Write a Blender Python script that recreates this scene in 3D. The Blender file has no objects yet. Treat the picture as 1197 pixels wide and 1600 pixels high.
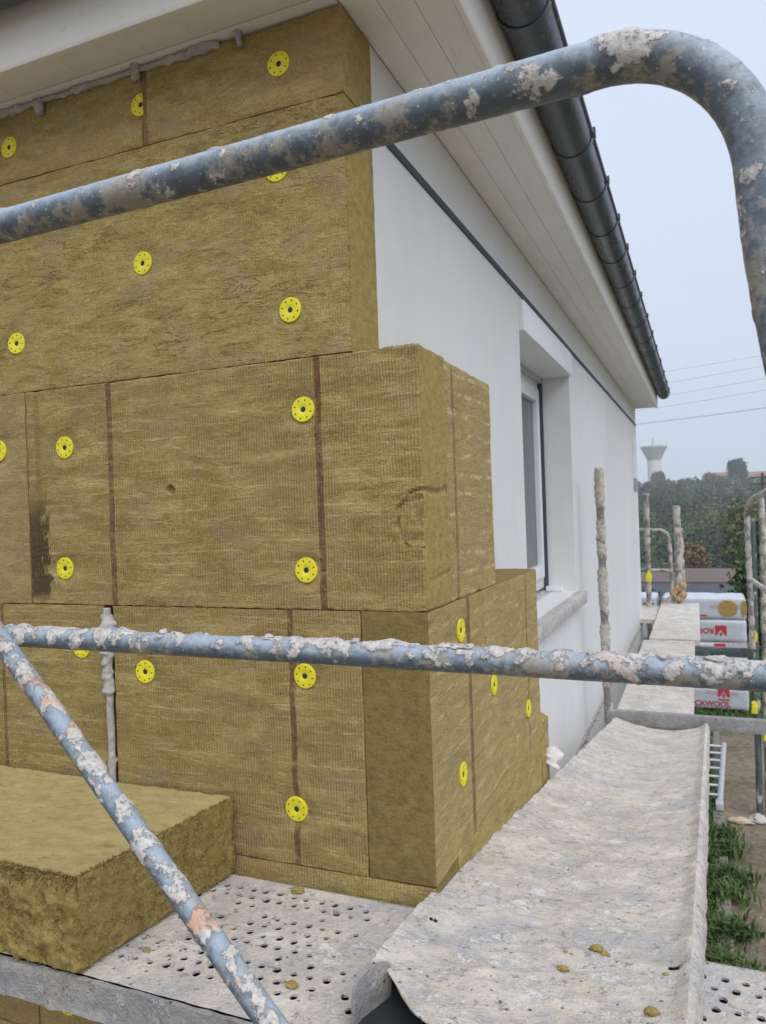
import bpy, bmesh, math, random
from mathutils import Vector, Matrix, noise as MN
random.seed(7)
R = math.radians
SC = bpy.context.scene
COL = SC.collection

# ------------------------------------------------------------------ camera, sky, sun, exposure
TH = math.atan(499/1182.); ROLL = math.atan(112/3297.)
FW = Vector((-math.sin(TH), math.cos(TH), 0)); RT = Vector((math.cos(TH), math.sin(TH), 0)); UP = Vector((0, 0, 1))
cd = bpy.data.cameras.new('camera'); cam = bpy.data.objects.new('camera', cd); COL.objects.link(cam)
cd.sensor_fit = 'VERTICAL'; cd.sensor_height = 24.0; cd.lens = 24*1182/1600.
cd.clip_start = .02; cd.clip_end = 6000
cX = RT*math.cos(ROLL)-UP*math.sin(ROLL); cY = RT*math.sin(ROLL)+UP*math.cos(ROLL); cZ = -FW
cam.matrix_world = Matrix(((cX.x, cY.x, cZ.x, 0), (cX.y, cY.y, cZ.y, 0), (cX.z, cY.z, cZ.z, 0), (0, 0, 0, 1)))
cd.dof.use_dof = True; cd.dof.focus_distance = 1.35; cd.dof.aperture_fstop = 7.5
SC.camera = cam

SUN_AZ, SUN_EL = R(138), R(52)
W = bpy.data.worlds.new('World'); SC.world = W; W.use_nodes = True
wn = W.node_tree; wn.nodes.clear()
def wnode(t, **k):
    n = wn.nodes.new(t)
    for a, v in k.items(): setattr(n, a, v)
    return n
sky = wnode('ShaderNodeTexSky', sky_type='NISHITA', sun_disc=False, sun_elevation=SUN_EL, sun_rotation=SUN_AZ, air_density=1.0, dust_density=3.0)
bg1 = wnode('ShaderNodeBackground'); bg1.inputs[1].default_value = .06
wn.links.new(sky.outputs[0], bg1.inputs[0])
# the closed cloud layer of an overcast day
tcw = wnode('ShaderNodeTexCoord'); mpw = wnode('ShaderNodeMapping'); mpw.inputs['Scale'].default_value = (1.2, 1.2, 3)
nzw = wnode('ShaderNodeTexNoise'); nzw.inputs['Scale'].default_value = 1.3; nzw.inputs['Detail'].default_value = 4
crw = wnode('ShaderNodeValToRGB')
crw.color_ramp.elements[0].position = .3; crw.color_ramp.elements[0].color = (.422, .474, .575, 1)
crw.color_ramp.elements[1].position = .75; crw.color_ramp.elements[1].color = (.458, .505, .60, 1)
bg2 = wnode('ShaderNodeBackground')
# an overcast sky is brightest overhead: luminance grows with the sine of the elevation
sxw = wnode('ShaderNodeSeparateXYZ'); mrw = wnode('ShaderNodeMapRange'); mrw.inputs[1].default_value = 0; mrw.inputs[2].default_value = 1; mrw.inputs[3].default_value = .97; mrw.inputs[4].default_value = 1.35
wn.links.new(tcw.outputs['Generated'], sxw.inputs[0]); wn.links.new(sxw.outputs[2], mrw.inputs[0]); wn.links.new(mrw.outputs[0], bg2.inputs[1])
mxw = wnode('ShaderNodeMixShader'); mxw.inputs[0].default_value = .88
ow = wnode('ShaderNodeOutputWorld')
wn.links.new(tcw.outputs['Generated'], mpw.inputs[0]); wn.links.new(mpw.outputs[0], nzw.inputs[0])
wn.links.new(nzw.outputs[0], crw.inputs[0]); wn.links.new(crw.outputs[0], bg2.inputs[0])
wn.links.new(bg1.outputs[0], mxw.inputs[1]); wn.links.new(bg2.outputs[0], mxw.inputs[2]); wn.links.new(mxw.outputs[0], ow.inputs[0])

sd = bpy.data.lights.new('sun', 'SUN'); sun = bpy.data.objects.new('sun', sd); COL.objects.link(sun)
sd.energy = 1.5; sd.angle = R(60); sd.color = (1, .97, .92)
sdir = Vector((math.sin(SUN_AZ)*math.cos(SUN_EL), math.cos(SUN_AZ)*math.cos(SUN_EL), math.sin(SUN_EL)))
sun.rotation_euler = sdir.to_track_quat('Z', 'Y').to_euler(); sun.location = (6, -6, 12)

vs = SC.view_settings
vs.view_transform = 'Standard'; vs.look = 'None'; vs.gamma = 1; vs.use_curve_mapping = False; vs.exposure = .66
SC.cycles.use_denoising = True
SC.cycles.max_bounces = 8; SC.cycles.diffuse_bounces = 4; SC.cycles.volume_bounces = 1

# ------------------------------------------------------------------ levels (metres, eye level = 0)
GZ = -3.05            # ground beside the house
XW, YW = -.74, 1.763   # faces of the long wall and of the gable wall
X0, Y0 = -.573, 1.593  # outer faces of the insulation
ZS = 1.185            # soffit

# ------------------------------------------------------------------ node helpers
class NT:
    def __init__(s, name):
        s.m = bpy.data.materials.new(name); s.m.use_nodes = True; s.t = s.m.node_tree
        s.b = s.t.nodes['Principled BSDF']; s.o = s.t.nodes['Material Output']
        s.tc = s.t.nodes.new('ShaderNodeTexCoord')
    def n(s, ty, ins=None, **k):
        n = s.t.nodes.new(ty)
        for a, v in k.items(): setattr(n, a, v)
        for a, v in (ins or {}).items(): s.put(n.inputs[a], v)
        return n
    def put(s, i, v):
        if isinstance(v, bpy.types.NodeSocket): s.t.links.new(v, i)
        elif isinstance(v, tuple) and len(v) == 3 and i.type == 'RGBA': i.default_value = (*v, 1)
        else: i.default_value = v
    @property
    def obj(s): return s.tc.outputs['Object']
    def vec(s, sc, loc=(0, 0, 0), v=None):
        return s.n('ShaderNodeMapping', {0: v or s.obj, 'Scale': sc, 'Location': loc}).outputs[0]
    def noise(s, scale, det=4, rough=.6, v=None, dist=0):
        return s.n('ShaderNodeTexNoise', {'Vector': v or s.obj, 'Scale': scale, 'Detail': det, 'Roughness': rough, 'Distortion': dist}).outputs[0]
    def voro(s, scale, v=None, feature='F1'):
        return s.n('ShaderNodeTexVoronoi', {'Vector': v or s.obj, 'Scale': scale}, feature=feature).outputs[0]
    def math(s, op, a, b=0., c=0.):
        n = s.n('ShaderNodeMath', operation=op); s.put(n.inputs[0], a); s.put(n.inputs[1], b); s.put(n.inputs[2], c); return n.outputs[0]
    def step(s, v, a, b, lo=0., hi=1.):
        return s.n('ShaderNodeMapRange', {0: v, 1: a, 2: b, 3: lo, 4: hi}, interpolation_type='SMOOTHSTEP').outputs[0]
    def ramp(s, f, *st):
        n = s.n('ShaderNodeValToRGB', {0: f}); cr = n.color_ramp
        while len(cr.elements) < len(st): cr.elements.new(.5)
        for e, (p, c) in zip(cr.elements, st): e.position = p; e.color = (*c, 1)
        return n.outputs[0]
    def mix(s, f, a, b, mode='MIX'):
        n = s.n('ShaderNodeMix', data_type='RGBA', blend_type=mode)
        s.put(n.inputs[0], f); s.put(n.inputs[6], a); s.put(n.inputs[7], b); return n.outputs[2]
    def sep(s, v=None):
        return s.n('ShaderNodeSeparateXYZ', {0: v or s.obj}).outputs
    def attr(s, name): return s.n('ShaderNodeAttribute', attribute_name=name).outputs['Fac']
    def bump(s, h, st, d, nrm=None):
        k = {'Height': h, 'Strength': st, 'Distance': d}
        if nrm is not None: k['Normal'] = nrm
        return s.n('ShaderNodeBump', k).outputs[0]
    def out(s, col=None, rough=.8, nrm=None, metal=0., spec=.5):
        if col is not None: s.put(s.b.inputs['Base Color'], col)
        s.put(s.b.inputs['Roughness'], rough); s.put(s.b.inputs['Metallic'], metal); s.put(s.b.inputs['Specular IOR Level'], spec)
        if nrm is not None: s.put(s.b.inputs['Normal'], nrm)
        return s.m

def simple(name, c, rough=.7, var=.15, sc=6, bump=.0, bs=80, metal=0., spec=.5):
    t = NT(name)
    d = tuple(x*(1-var) for x in c); l = tuple(min(1, x*(1+var)) for x in c)
    col = t.ramp(t.noise(sc, 5, .65), (.3, d), (.7, l))
    nr = t.bump(t.noise(bs, 4), .5, bump) if bump else None
    return t.out(col, rough, nr, metal, spec)

WC_D, WC_M, WC_L = (.285, .203, .068), (.415, .312, .115), (.545, .435, .185)
def wool(name, axis, ribs=1., stripes=(), crease=0., stains=(), warm=0., lines=0.):
    """mineral wool; axis 0/1 = direction along the board (x or y)"""
    t = NT(name); s = t.sep(); a = s[axis]; z = s[2]
    st = [1., 1., 1.]
    sc = (9., 9., 30.)
    band = t.noise(1., 5, .62, t.vec(sc), .6)
    fine = t.noise(240, 4, .7)
    fib = t.noise(1., 3, .7, t.vec((60, 60, 420)))
    blot = t.noise(7, 5, .6, t.vec((1, 1, 1.6), (3, 1, 7)))
    f = t.math('ADD', t.math('MULTIPLY', band, .34), t.math('ADD', t.math('MULTIPLY', fine, .40), t.math('MULTIPLY', fib, .26)))
    col = t.ramp(f, (.39, tuple(x*.82 for x in WC_D)), (.5, WC_M), (.61, tuple(x*1.08 for x in WC_L)))
    col = t.mix(t.step(blot, .52, .70, 0, .55), col, (.37, .305, .20))
    blo2 = t.noise(16, 5, .65, t.vec((1, 1, 2.2), (8, 2, 1)))
    col = t.mix(t.step(blo2, .55, .72, 0, .5), col, (.51, .445, .29))
    blo3 = t.noise(2.3, 3, .5, t.vec((1, 1, 1), (1, 9, 4)))
    col = t.mix(t.step(blo3, .42, .68, 0, .5), col, (.46, .315, .145))
    if warm: col = t.mix(warm, col, (.47, .355, .20))
    wob = t.noise(14, 3, .5)
    ph = t.math('ADD', t.math('MULTIPLY', a, 2*math.pi/.0078), t.math('MULTIPLY', wob, 9.))
    rib = t.math('MULTIPLY_ADD', t.math('SINE', ph), .5, .5)
    rmask = t.step(t.noise(1., 4, .6, t.vec((5, 5, 24), (2, 5, 3))), .36, .56, .15, 1.)
    ribh = t.math('MULTIPLY', rib, rmask)
    if ribs: col = t.mix(t.math('MULTIPLY', ribh, .40*ribs), col, (.235, .17, .065))
    lh = None
    if lines:
        per = .027 if axis == 0 else .052
        ln = t.math('SINE', t.math('ADD', t.math('MULTIPLY', z, 2*math.pi/per), t.math('ADD', t.math('MULTIPLY', t.noise(5, 3), 5.), t.math('MULTIPLY', t.noise(40, 2), 1.2))))
        lm = t.math('MULTIPLY', t.step(ln, .62, .98), t.step(t.noise(14, 4, .65, t.vec((1, 1, 2))), .44, .62))
        lh = lm
        col = t.mix(t.math('MULTIPLY', lm, lines), col, (.66, .56, .33))
    dots = t.noise(75, 4, .72)
    col = t.mix(t.step(dots, .56, .70, 0, .55), col, (.26, .185, .08)); col = t.mix(t.step(dots, .30, .42, .5, 0.), col, (.60, .505, .25))
    specks = t.voro(55, t.vec((1, 1, 1.4)))
    col = t.mix(t.step(specks, .0, .10, .75, 0.), col, (.09, .065, .035))
    for (p, w, k) in stripes:
        dd = t.math('ABSOLUTE', t.math('SUBTRACT', t.math('MULTIPLY_ADD', t.noise(11, 3), .010, a), p+.005))
        m = t.step(dd, w*.38, w*.56, k, 0.)
        m = t.math('MULTIPLY', m, t.step(t.noise(48, 5, .75), .34, .56, .35, .95))
        col = t.mix(m, col, (.165, .076, .046))
    for (pa, pz0, pz1, w, k) in stains:
        e = t.math('MULTIPLY', t.step(z, pz0-.015, pz0+.01), t.step(z, pz1-.10, pz1+.03, 1., 0.))
        ra = t.noise(38, 5, .72, t.vec((1, 1, .45)))
        dd = t.math('ABSOLUTE', t.math('SUBTRACT', t.math('MULTIPLY_ADD', ra, .05, a), pa+.025))
        m = t.math('MULTIPLY', t.step(t.math('ADD', t.math('MULTIPLY', dd, 1/w), t.math("MULTIPLY", ra, 1.5)), .98, 1.10, k, 0.), e)
        m = t.math('MULTIPLY', m, t.step(t.noise(1, 4, .7, t.vec((160, 160, 40))), .28, .42, .4, 1.))
        col = t.mix(m, col, (.070, .050, .032))
    h = t.math('ADD', t.math('MULTIPLY', band, 1.1), t.math('MULTIPLY', ribh, .30*ribs))
    if lh is not None: h = t.math('ADD', h, t.math('MULTIPLY', lh, .13 if axis == 0 else .06))
    nr = t.bump(h, .75, .012)
    if crease:
        cr = t.math('ABSOLUTE', t.math('SUBTRACT', t.noise(1., 4, .55, t.vec((4.5, 4.5, 26), (4, 2, 9)), 1.2), .5))
        cm = t.math('MULTIPLY', t.step(cr, 0., .016, 1., 0.), t.step(t.noise(5, 2), .44, .62))
        col = t.mix(t.math('MULTIPLY', cm, .35*crease), col, (.15, .11, .045))
        nr = t.bump(t.math('MULTIPLY', cm, -1.), .7*crease, .006, nr)
    nr = t.bump(t.math('ADD', fine, fib), .8, .0042, nr)
    return t.out(col, .95, nr, 0, .15)

M = {}
def woolcut(name, dark=0.):
    t = NT(name)
    fine = t.noise(260, 5, .75); mid = t.noise(45, 5, .7); big = t.noise(6, 4, .6)
    lay = t.noise(1., 4, .65, t.vec((30, 30, 150)))
    f = t.math('ADD', t.math('MULTIPLY', mid, .36), t.math('ADD', t.math('MULTIPLY', fine, .42), t.math('MULTIPLY', lay, .22)))
    k = 1-dark
    col = t.ramp(f, (.36, tuple(x*k*.8 for x in WC_D)), (.5, tuple(x*k for x in WC_M)), (.66, tuple(x*k*1.03 for x in WC_L)))
    col = t.mix(t.step(big, .45, .7, 0, .35), col, (.33*k, .25*k, .105*k))
    col = t.mix(t.step(t.voro(60), 0., .09, .7, 0), col, (.08, .06, .03))
    nr = t.bump(mid, .55, .008); nr = t.bump(fine, .85, .0045, nr)
    return t.out(col, .97, nr, 0, .1)
M['cut'] = woolcut('wool_cut')
M['cut_dark'] = woolcut('wool_cut_dense', .36)
M['cut_loose'] = woolcut('wool_cut_loose', .16)
def wooltop(name):
    t = NT(name)
    fine = t.noise(300, 4, .75); mid = t.noise(30, 5, .65, t.vec((.6, 1, 1))); big = t.noise(5, 4, .6)
    f = t.math('ADD', t.math('MULTIPLY', mid, .5), t.math('MULTIPLY', fine, .5))
    col = t.ramp(f, (.34, (.34, .255, .105)), (.5, (.50, .40, .18)), (.68, (.61, .51, .265)))
    col = t.mix(t.step(big, .5, .7, 0, .4), col, (.45, .34, .14))
    col = t.mix(t.step(t.noise(22, 5, .7, t.vec((.5, 1, 1), (3, 1, 1))), .60, .68, 0, .6), col, (.25, .175, .07))
    col = t.mix(t.step(t.voro(48, t.vec((.6, 1, 1))), .03, .12, .7, 0.), col, (.20, .14, .06))
    nr = t.bump(mid, .8, .008); nr = t.bump(fine, .9, .004, nr)
    return t.out(col, .97, nr, 0, .1)
M['wooltop'] = wooltop('wool_laminated_face')

def crusty_metal(name, paint, mortar=(.56, .535, .51), pale=(.36, .44, .545), pink=0., grime=.6):
    t = NT(name)
    c = t.attr('crust')
    n1 = t.noise(30, 6, .7); n2 = t.noise(9, 4, .6); n3 = t.noise(170, 4, .7)
    n4 = t.noise(75, 5, .75, t.vec((1, 1, 1), (7, 2, 5)))
    col = t.mix(t.step(n1, .40, .60, 0, .65), paint, tuple(x*.68 for x in paint))
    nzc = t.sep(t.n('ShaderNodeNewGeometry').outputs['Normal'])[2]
    film = t.step(t.math('ADD', t.math('MULTIPLY', nzc, .30), t.math('ADD', t.math('MULTIPLY', n1, .45), t.math('MULTIPLY', n4, .5))), .33, .76, .0, .95)  # chalky film by noise, plus bluish sky light painted onto upward faces
    col = t.mix(film, col, pale)  # chalky film together with the painted sky light on upward faces
    g1 = t.step(t.math('ADD', t.math('MULTIPLY', t.noise(15, 5, .7, t.vec((1, 1, 1), (5, 5, 5))), .7), t.math('MULTIPLY', n4, .3)), .51, .58, 0, .85)
    col = t.mix(t.math('MULTIPLY', g1, grime), col, t.mix(n4, (.25, .22, .16), (.46, .42, .33)))
    spl = t.step(t.math('ADD', t.voro(90), t.math('MULTIPLY', n3, .12)), .12, .24, .9, 0.)
    col = t.mix(t.math('MULTIPLY', spl, t.step(n2, .38, .58)), col, mortar)
    mo = t.ramp(t.math('ADD', t.math('MULTIPLY', n4, .6), t.math('MULTIPLY', n3, .4)), (.36, tuple(x*.40 for x in mortar)), (.45, tuple(x*.82 for x in mortar)), (.54, mortar), (.66, tuple(min(.82, x*1.32) for x in mortar)))
    if pink: mo = t.mix(t.step(t.noise(11, 3, .6, t.vec((1, 1, 1), (2, 8, 3))), .54, .66, 0, pink), mo, t.mix(n4, (.50, .26, .17), (.66, .45, .36)))
    cm = t.step(t.math('ADD', c, t.math('ADD', t.math('MULTIPLY_ADD', n3, 1.9, -.95), t.math('MULTIPLY_ADD', n4, 2.4, -1.2))), .38, .80)
    col = t.mix(cm, col, mo)
    hh_ = t.math('ADD', t.math('MULTIPLY', n3, .5), n4)
    nr = t.bump(n1, .3, .003); nr = t.bump(t.math('MULTIPLY', hh_, t.math('MULTIPLY_ADD', cm, .8, .2)), .8, .004, nr)
    return t.out(col, t.step(cm, 0, 1, .42, .93), nr, 0, .45)
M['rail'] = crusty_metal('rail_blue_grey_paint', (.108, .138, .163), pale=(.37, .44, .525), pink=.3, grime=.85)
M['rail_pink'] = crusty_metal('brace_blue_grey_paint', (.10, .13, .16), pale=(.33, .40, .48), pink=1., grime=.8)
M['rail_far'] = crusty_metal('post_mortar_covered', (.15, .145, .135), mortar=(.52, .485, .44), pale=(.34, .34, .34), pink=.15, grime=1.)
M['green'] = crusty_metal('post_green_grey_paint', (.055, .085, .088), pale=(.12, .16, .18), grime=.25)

def mortar(name, base=(.60, .565, .52), streak=None, specks=1., chips=1.):
    t = NT(name)
    v = t.vec(streak) if streak else t.obj
    n1 = t.noise(6, 5, .68, v); n2 = t.noise(38, 5, .74, v); n3 = t.noise(210, 3, .7)
    f = t.math('ADD', t.math('MULTIPLY', n1, .40), t.math('ADD', t.math('MULTIPLY', n2, .40), t.math('MULTIPLY', n3, .20)))
    b = base; lum = sum(b)/3
    col = t.ramp(f, (.36, tuple(x*.55 for x in b)), (.45, tuple(x*.88 for x in b)), (.51, b), (.60, tuple(min(.82, x*1.2) for x in b)))
    def patch(sc, loc, lo, hi, k, c):
        nonlocal col
        q = t.math('ADD', t.math('MULTIPLY', t.noise(sc, 5, .74, t.vec((1, 1.25, 1), loc)), .72), t.math('ADD', t.math('MULTIPLY', n2, .14), t.math('MULTIPLY', n3, .14)))
        m = t.step(q, lo, hi, 0, k); col = t.mix(m, col, c); return m
    patch(6, (3, 3, 9), .46, .60, .75, (lum*.72, lum*.71, lum*.74))          # grey-lavender wet film
    patch(11, (9, 1, 4), .52, .64, .5, (lum*1.1, lum*.93, lum*.66))           # tan dust
    patch(17, (1, 7, 4), .53, .64, .55, (lum*1.12, lum*.90, lum*.80))         # pinkish render
    fl = patch(13, (6, 3, 2), .525, .58, .65, (min(.8, lum*1.28), min(.78, lum*1.25), min(.76, lum*1.22)))   # white flakes
    fl2 = patch(34, (4, 7, 1), .55, .60, .75*specks, (lum*.45, lum*.43, lum*.42))
    cells = t.n('ShaderNodeTexVoronoi', {'Vector': t.obj, 'Scale': 58})
    pick = t.step(t.sep(cells.outputs['Color'])[0], .80, .84)
    sp = t.math('MULTIPLY', pick, t.step(t.math('ADD', cells.outputs[0], t.math('MULTIPLY', n3, .25)), .26, .36, .85*chips, 0.))
    col = t.mix(sp, col, t.mix(t.sep(cells.outputs['Color'])[1], (.16, .11, .07), (.42, .27, .15)))
    h = t.math('ADD', n1, t.math('ADD', t.math('MULTIPLY', fl, .10), t.math('MULTIPLY', fl2, -.10)))
    nr = t.bump(h, .55, .02); nr = t.bump(t.math('ADD', n2, t.math('ADD', t.math('MULTIPLY', n3, .4), t.math('MULTIPLY', sp, .5))), .85, .010, nr)
    return t.out(col, .93, nr, 0, .2)
M['crust'] = mortar('mortar_crusted_plank', (.655, .60, .535), streak=(.95, 1.25, 1.))
M['deck'] = mortar('mortar_crusted_deck', (.655, .595, .535))
M['lip'] = mortar('mortar_grey_steel', (.38, .37, .35), specks=.6)
M['far_plank'] = mortar('mortar_plank_pale', (.62, .58, .52), specks=.4)

def plaster():
    t = NT('white_plaster')
    n1 = t.noise(1.1, 5, .6, t.vec((1, 1, .35))); n2 = t.noise(9, 4, .6, t.vec((1, 1, .5)))
    f = t.math('ADD', t.math('MULTIPLY', n1, .65), t.math('MULTIPLY', n2, .35))
    col = t.ramp(f, (.35, (.66, .665, .66)), (.65, (.735, .74, .735)))
    st = t.noise(1., 4, .6, t.vec((9, 9, .5), (2, 2, 2)))
    col = t.mix(t.step(st, .54, .74, 0, .09), col, (.50, .50, .47))
    col = t.mix(t.step(t.voro(9, t.vec((1, 1, .7))), .02, .05, .3, 0.), col, (.40, .37, .32))
    nr = t.bump(t.noise(260, 3, .6), .5, .002); nr = t.bump(t.noise(3, 3), .25, .02, nr)
    return t.out(col, .88, nr, 0, .25)
M['plaster'] = plaster()
def soffit():
    t = NT('soffit_paint')
    n = t.noise(1., 5, .65, t.vec((3, 3, 3))); g = t.noise(40, 5, .7, t.vec((1, .12, 1)))
    col = t.ramp(n, (.35, (.76, .755, .71)), (.65, (.82, .81, .77)))
    col = t.mix(t.step(g, .55, .72, 0, .35), col, (.52, .505, .44))
    col = t.mix(t.step(t.voro(4.3), .02, .05, .6, 0), col, (.42, .30, .12))
    return t.out(col, .6, t.bump(g, .3, .002), 0, .35)
M['soffit'] = soffit()
M['trim_and_shade'] = simple('dark_trim_and_shade', (.045, .055, .075), .7)
def gutterm():
    t = NT('gutter_anthracite')
    n = t.noise(6, 5, .7, t.vec((1, .6, 1))); n2 = t.noise(60, 4, .7)
    col = t.ramp(n, (.3, (.030, .038, .052)), (.7, (.066, .078, .098)))
    col = t.mix(t.step(t.math('MULTIPLY', n2, t.noise(13, 4, .7)), .31, .40, 0, .5), col, (.25, .24, .22))
    return t.out(col, t.step(n, .3, .7, .22, .42), t.bump(n2, .2, .002), 0, .5)
M['gutter'] = gutterm()
M['pvc'] = simple('white_pvc', (.78, .80, .83), .35, .03)
M['gasket'] = simple('dark_gasket', (.05, .065, .09), .5)
def glass():
    t = NT('window_glass')
    t.b.inputs['IOR'].default_value = 1.5
    return t.out((.075, .085, .095), .08, None, 0, .5)
M['glass'] = glass()
M['sill'] = mortar('weathered_concrete_sill', (.56, .54, .51), specks=.8)
M['tile'] = simple('roof_tile', (.10, .075, .065), .8, .3, 20)
def plastic_yellow():
    t = NT('yellow_plastic')
    n = t.noise(50, 4, .6)
    col = t.ramp(n, (.3, (.74, .65, .025)), (.7, (.82, .74, .045)))
    col = t.mix(t.step(t.noise(160, 4, .7), .62, .72, 0, .3), col, (.45, .36, .10))
    return t.out(col, .55, t.bump(t.noise(220, 2), .15, .001), 0, .35)
M['yellow'] = plastic_yellow()
M['plug_and_shade'] = simple('dark_plug_and_shade', (.018, .024, .028), .7)
M['slot'] = simple('disc_slot', (.10, .075, .03), .9)
M['foam'] = simple('grey_adhesive_foam', (.43, .41, .40), .9, .22, 40, .006, 90)
M['white_foam'] = simple('white_foam_lump', (.66, .62, .64), .9, .15, 40, .006, 90)
M['film'] = simple('white_packing_film', (.50, .53, .58), .35, .06, 9, .01, 9)
M['red'] = simple('red_print', (.50, .03, .055), .5, .1)
M['pinkprint'] = simple('faded_red_print', (.62, .38, .42), .5, .1)
M['alu'] = simple('aluminium', (.55, .57, .6), .45, .12, 12, metal=.35)
M['galv'] = mortar('galvanised_beam', (.33, .335, .34), specks=.4)
M['rope'] = simple('tan_rag', (.40, .28, .15), .95, .25, 30, .004)
M['concrete'] = simple('kerb_concrete', (.20, .185, .155), .95, .25, 9, .006, 60)
def earth():
    t = NT('ground_earth')
    n = t.noise(1.3, 6, .65); n2 = t.noise(14, 6, .7); v = t.voro(26)
    col = t.ramp(t.math('ADD', t.math('MULTIPLY', n, .5), t.math('MULTIPLY', n2, .5)), (.36, (.115, .09, .064)), (.5, (.21, .172, .126)), (.64, (.31, .265, .205)))
    col = t.mix(t.step(v, .05, .22, .5, 0), col, (.30, .27, .22))
    s = t.sep()
    far = t.step(t.math('ADD', s[1], t.math('MULTIPLY', n, 2.)), 11.5, 12.3)
    col = t.mix(far, col, t.ramp(n2, (.35, (.035, .07, .018)), (.65, (.075, .12, .035))))
    nr = t.bump(n2, .8, .03); nr = t.bump(v, .5, .01, nr)
    return t.out(col, .97, nr, 0, .2)
M['earth'] = earth()
def leafm(name, a, b, c=None, sc=1.7):
    t = NT(name)
    n = t.noise(sc, 3, .6); r = t.n('ShaderNodeNewGeometry').outputs['Random Per Island']
    f = t.math('ADD', t.math('MULTIPLY', n, .6 if sc > 1 else .88), t.math('MULTIPLY', r, .4 if sc > 1 else .12))
    col = t.ramp(f, (.28, a), (.7, b)) if c is None else t.ramp(f, (.38, a), (.5, b), (.66, c))
    return t.out(col, .7, None, 0, .3)
M['grass'] = leafm('grass_blades', (.03, .062, .016), (.095, .15, .042))
M['hedge'] = leafm('hedge_leaves', (.018, .04, .012), (.075, .12, .03))
M['wood_a'] = leafm('wood_leaves', (.012, .028, .016), (.040, .062, .024), (.115, .10, .035), .16)
M['orange'] = leafm('autumn_leaves', (.13, .085, .04), (.23, .155, .075))
M['yellowgreen'] = leafm('yellow_green_leaves', (.10, .115, .03), (.18, .18, .06))
M['darktree'] = leafm('dark_conifer', (.018, .03, .03), (.03, .048, .042))
M['bark'] = simple('bark', (.09, .07, .055), .95, .3, 10)
M['tower'] = simple('tower_concrete', (.42, .42, .42), .9, .08, .2)
M['tower_w'] = simple('tower_shaft_white', (.62, .62, .62), .9, .06, .2)
M['render'] = simple('house_render', (.55, .48, .42), .9, .08, .5)
M['redroof'] = simple('red_tile_roof', (.30, .14, .10), .9, .15, 1)
M['brownroof'] = simple('brown_tile_roof', (.135, .098, .09), .9, .18, 2)
M['greyroof'] = simple('slate_grey_roof', (.055, .062, .075), .8, .15, 2)
M['wire'] = simple('wire', (.05, .055, .06), .6)
M['polewood'] = simple('pole_wood', (.075, .065, .055), .9, .25, 3)
M['rubble'] = simple('plaster_rubble', (.50, .42, .32), .95, .2, 12, .008, 30)
M['paper'] = simple('notice_paper', (.70, .70, .76), .6, .05)
M['notice_grey'] = simple('notice_grey', (.28, .27, .30), .6, .3, 20)

# ------------------------------------------------------------------ object helpers
def thing(name, label, cat, loc=(0, 0, 0), group=None, kind=None):
    o = bpy.data.objects.new(name, None); COL.objects.link(o); o.location = loc; o.empty_display_size = .1
    tag(o, label, cat, group, kind); return o
def tag(o, label=None, cat=None, group=None, kind=None):
    for k, v in (('label', label), ('category', cat), ('group', group), ('kind', kind)):
        if v: o[k] = v
    return o
def wpos(p):
    l = Vector(p.location)
    while p.parent: p = p.parent; l += Vector(p.location)
    return l
def mesh(name, V, F, mats, mi=None, smooth=None, attrs=None):
    me = bpy.data.meshes.new(name); me.from_pydata([tuple(v) for v in V], [], F)
    for m in (mats if isinstance(mats, (list, tuple)) else [mats]): me.materials.append(m)
    if mi: me.polygons.foreach_set('material_index', mi)
    if smooth is not None:
        me.polygons.foreach_set('use_smooth', [True]*len(me.polygons))
        if smooth < 180: me.set_sharp_from_angle(angle=R(smooth))
    for k, vals in (attrs or {}).items():
        a = me.attributes.new(k, 'FLOAT', 'POINT'); a.data.foreach_set('value', vals)
    me.update(); return me
def obj(name, me, parent=None, loc=None):
    """meshes hold world coordinates; loc adds a placement"""
    o = bpy.data.objects.new(name, me); COL.objects.link(o)
    p = Vector(loc) if loc is not None else Vector((0, 0, 0))
    if parent: o.parent = parent; p = p-wpos(parent)
    o.location = p; return o
def fbm(p, o=4): return MN.fractal(Vector(p), 1., 2., o)
def nz(p): return MN.noise(Vector(p))
def sst(a, b, x):
    t = min(1, max(0, (x-a)/(b-a))) if a != b else float(x > a); return t*t*(3-2*t)

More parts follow.
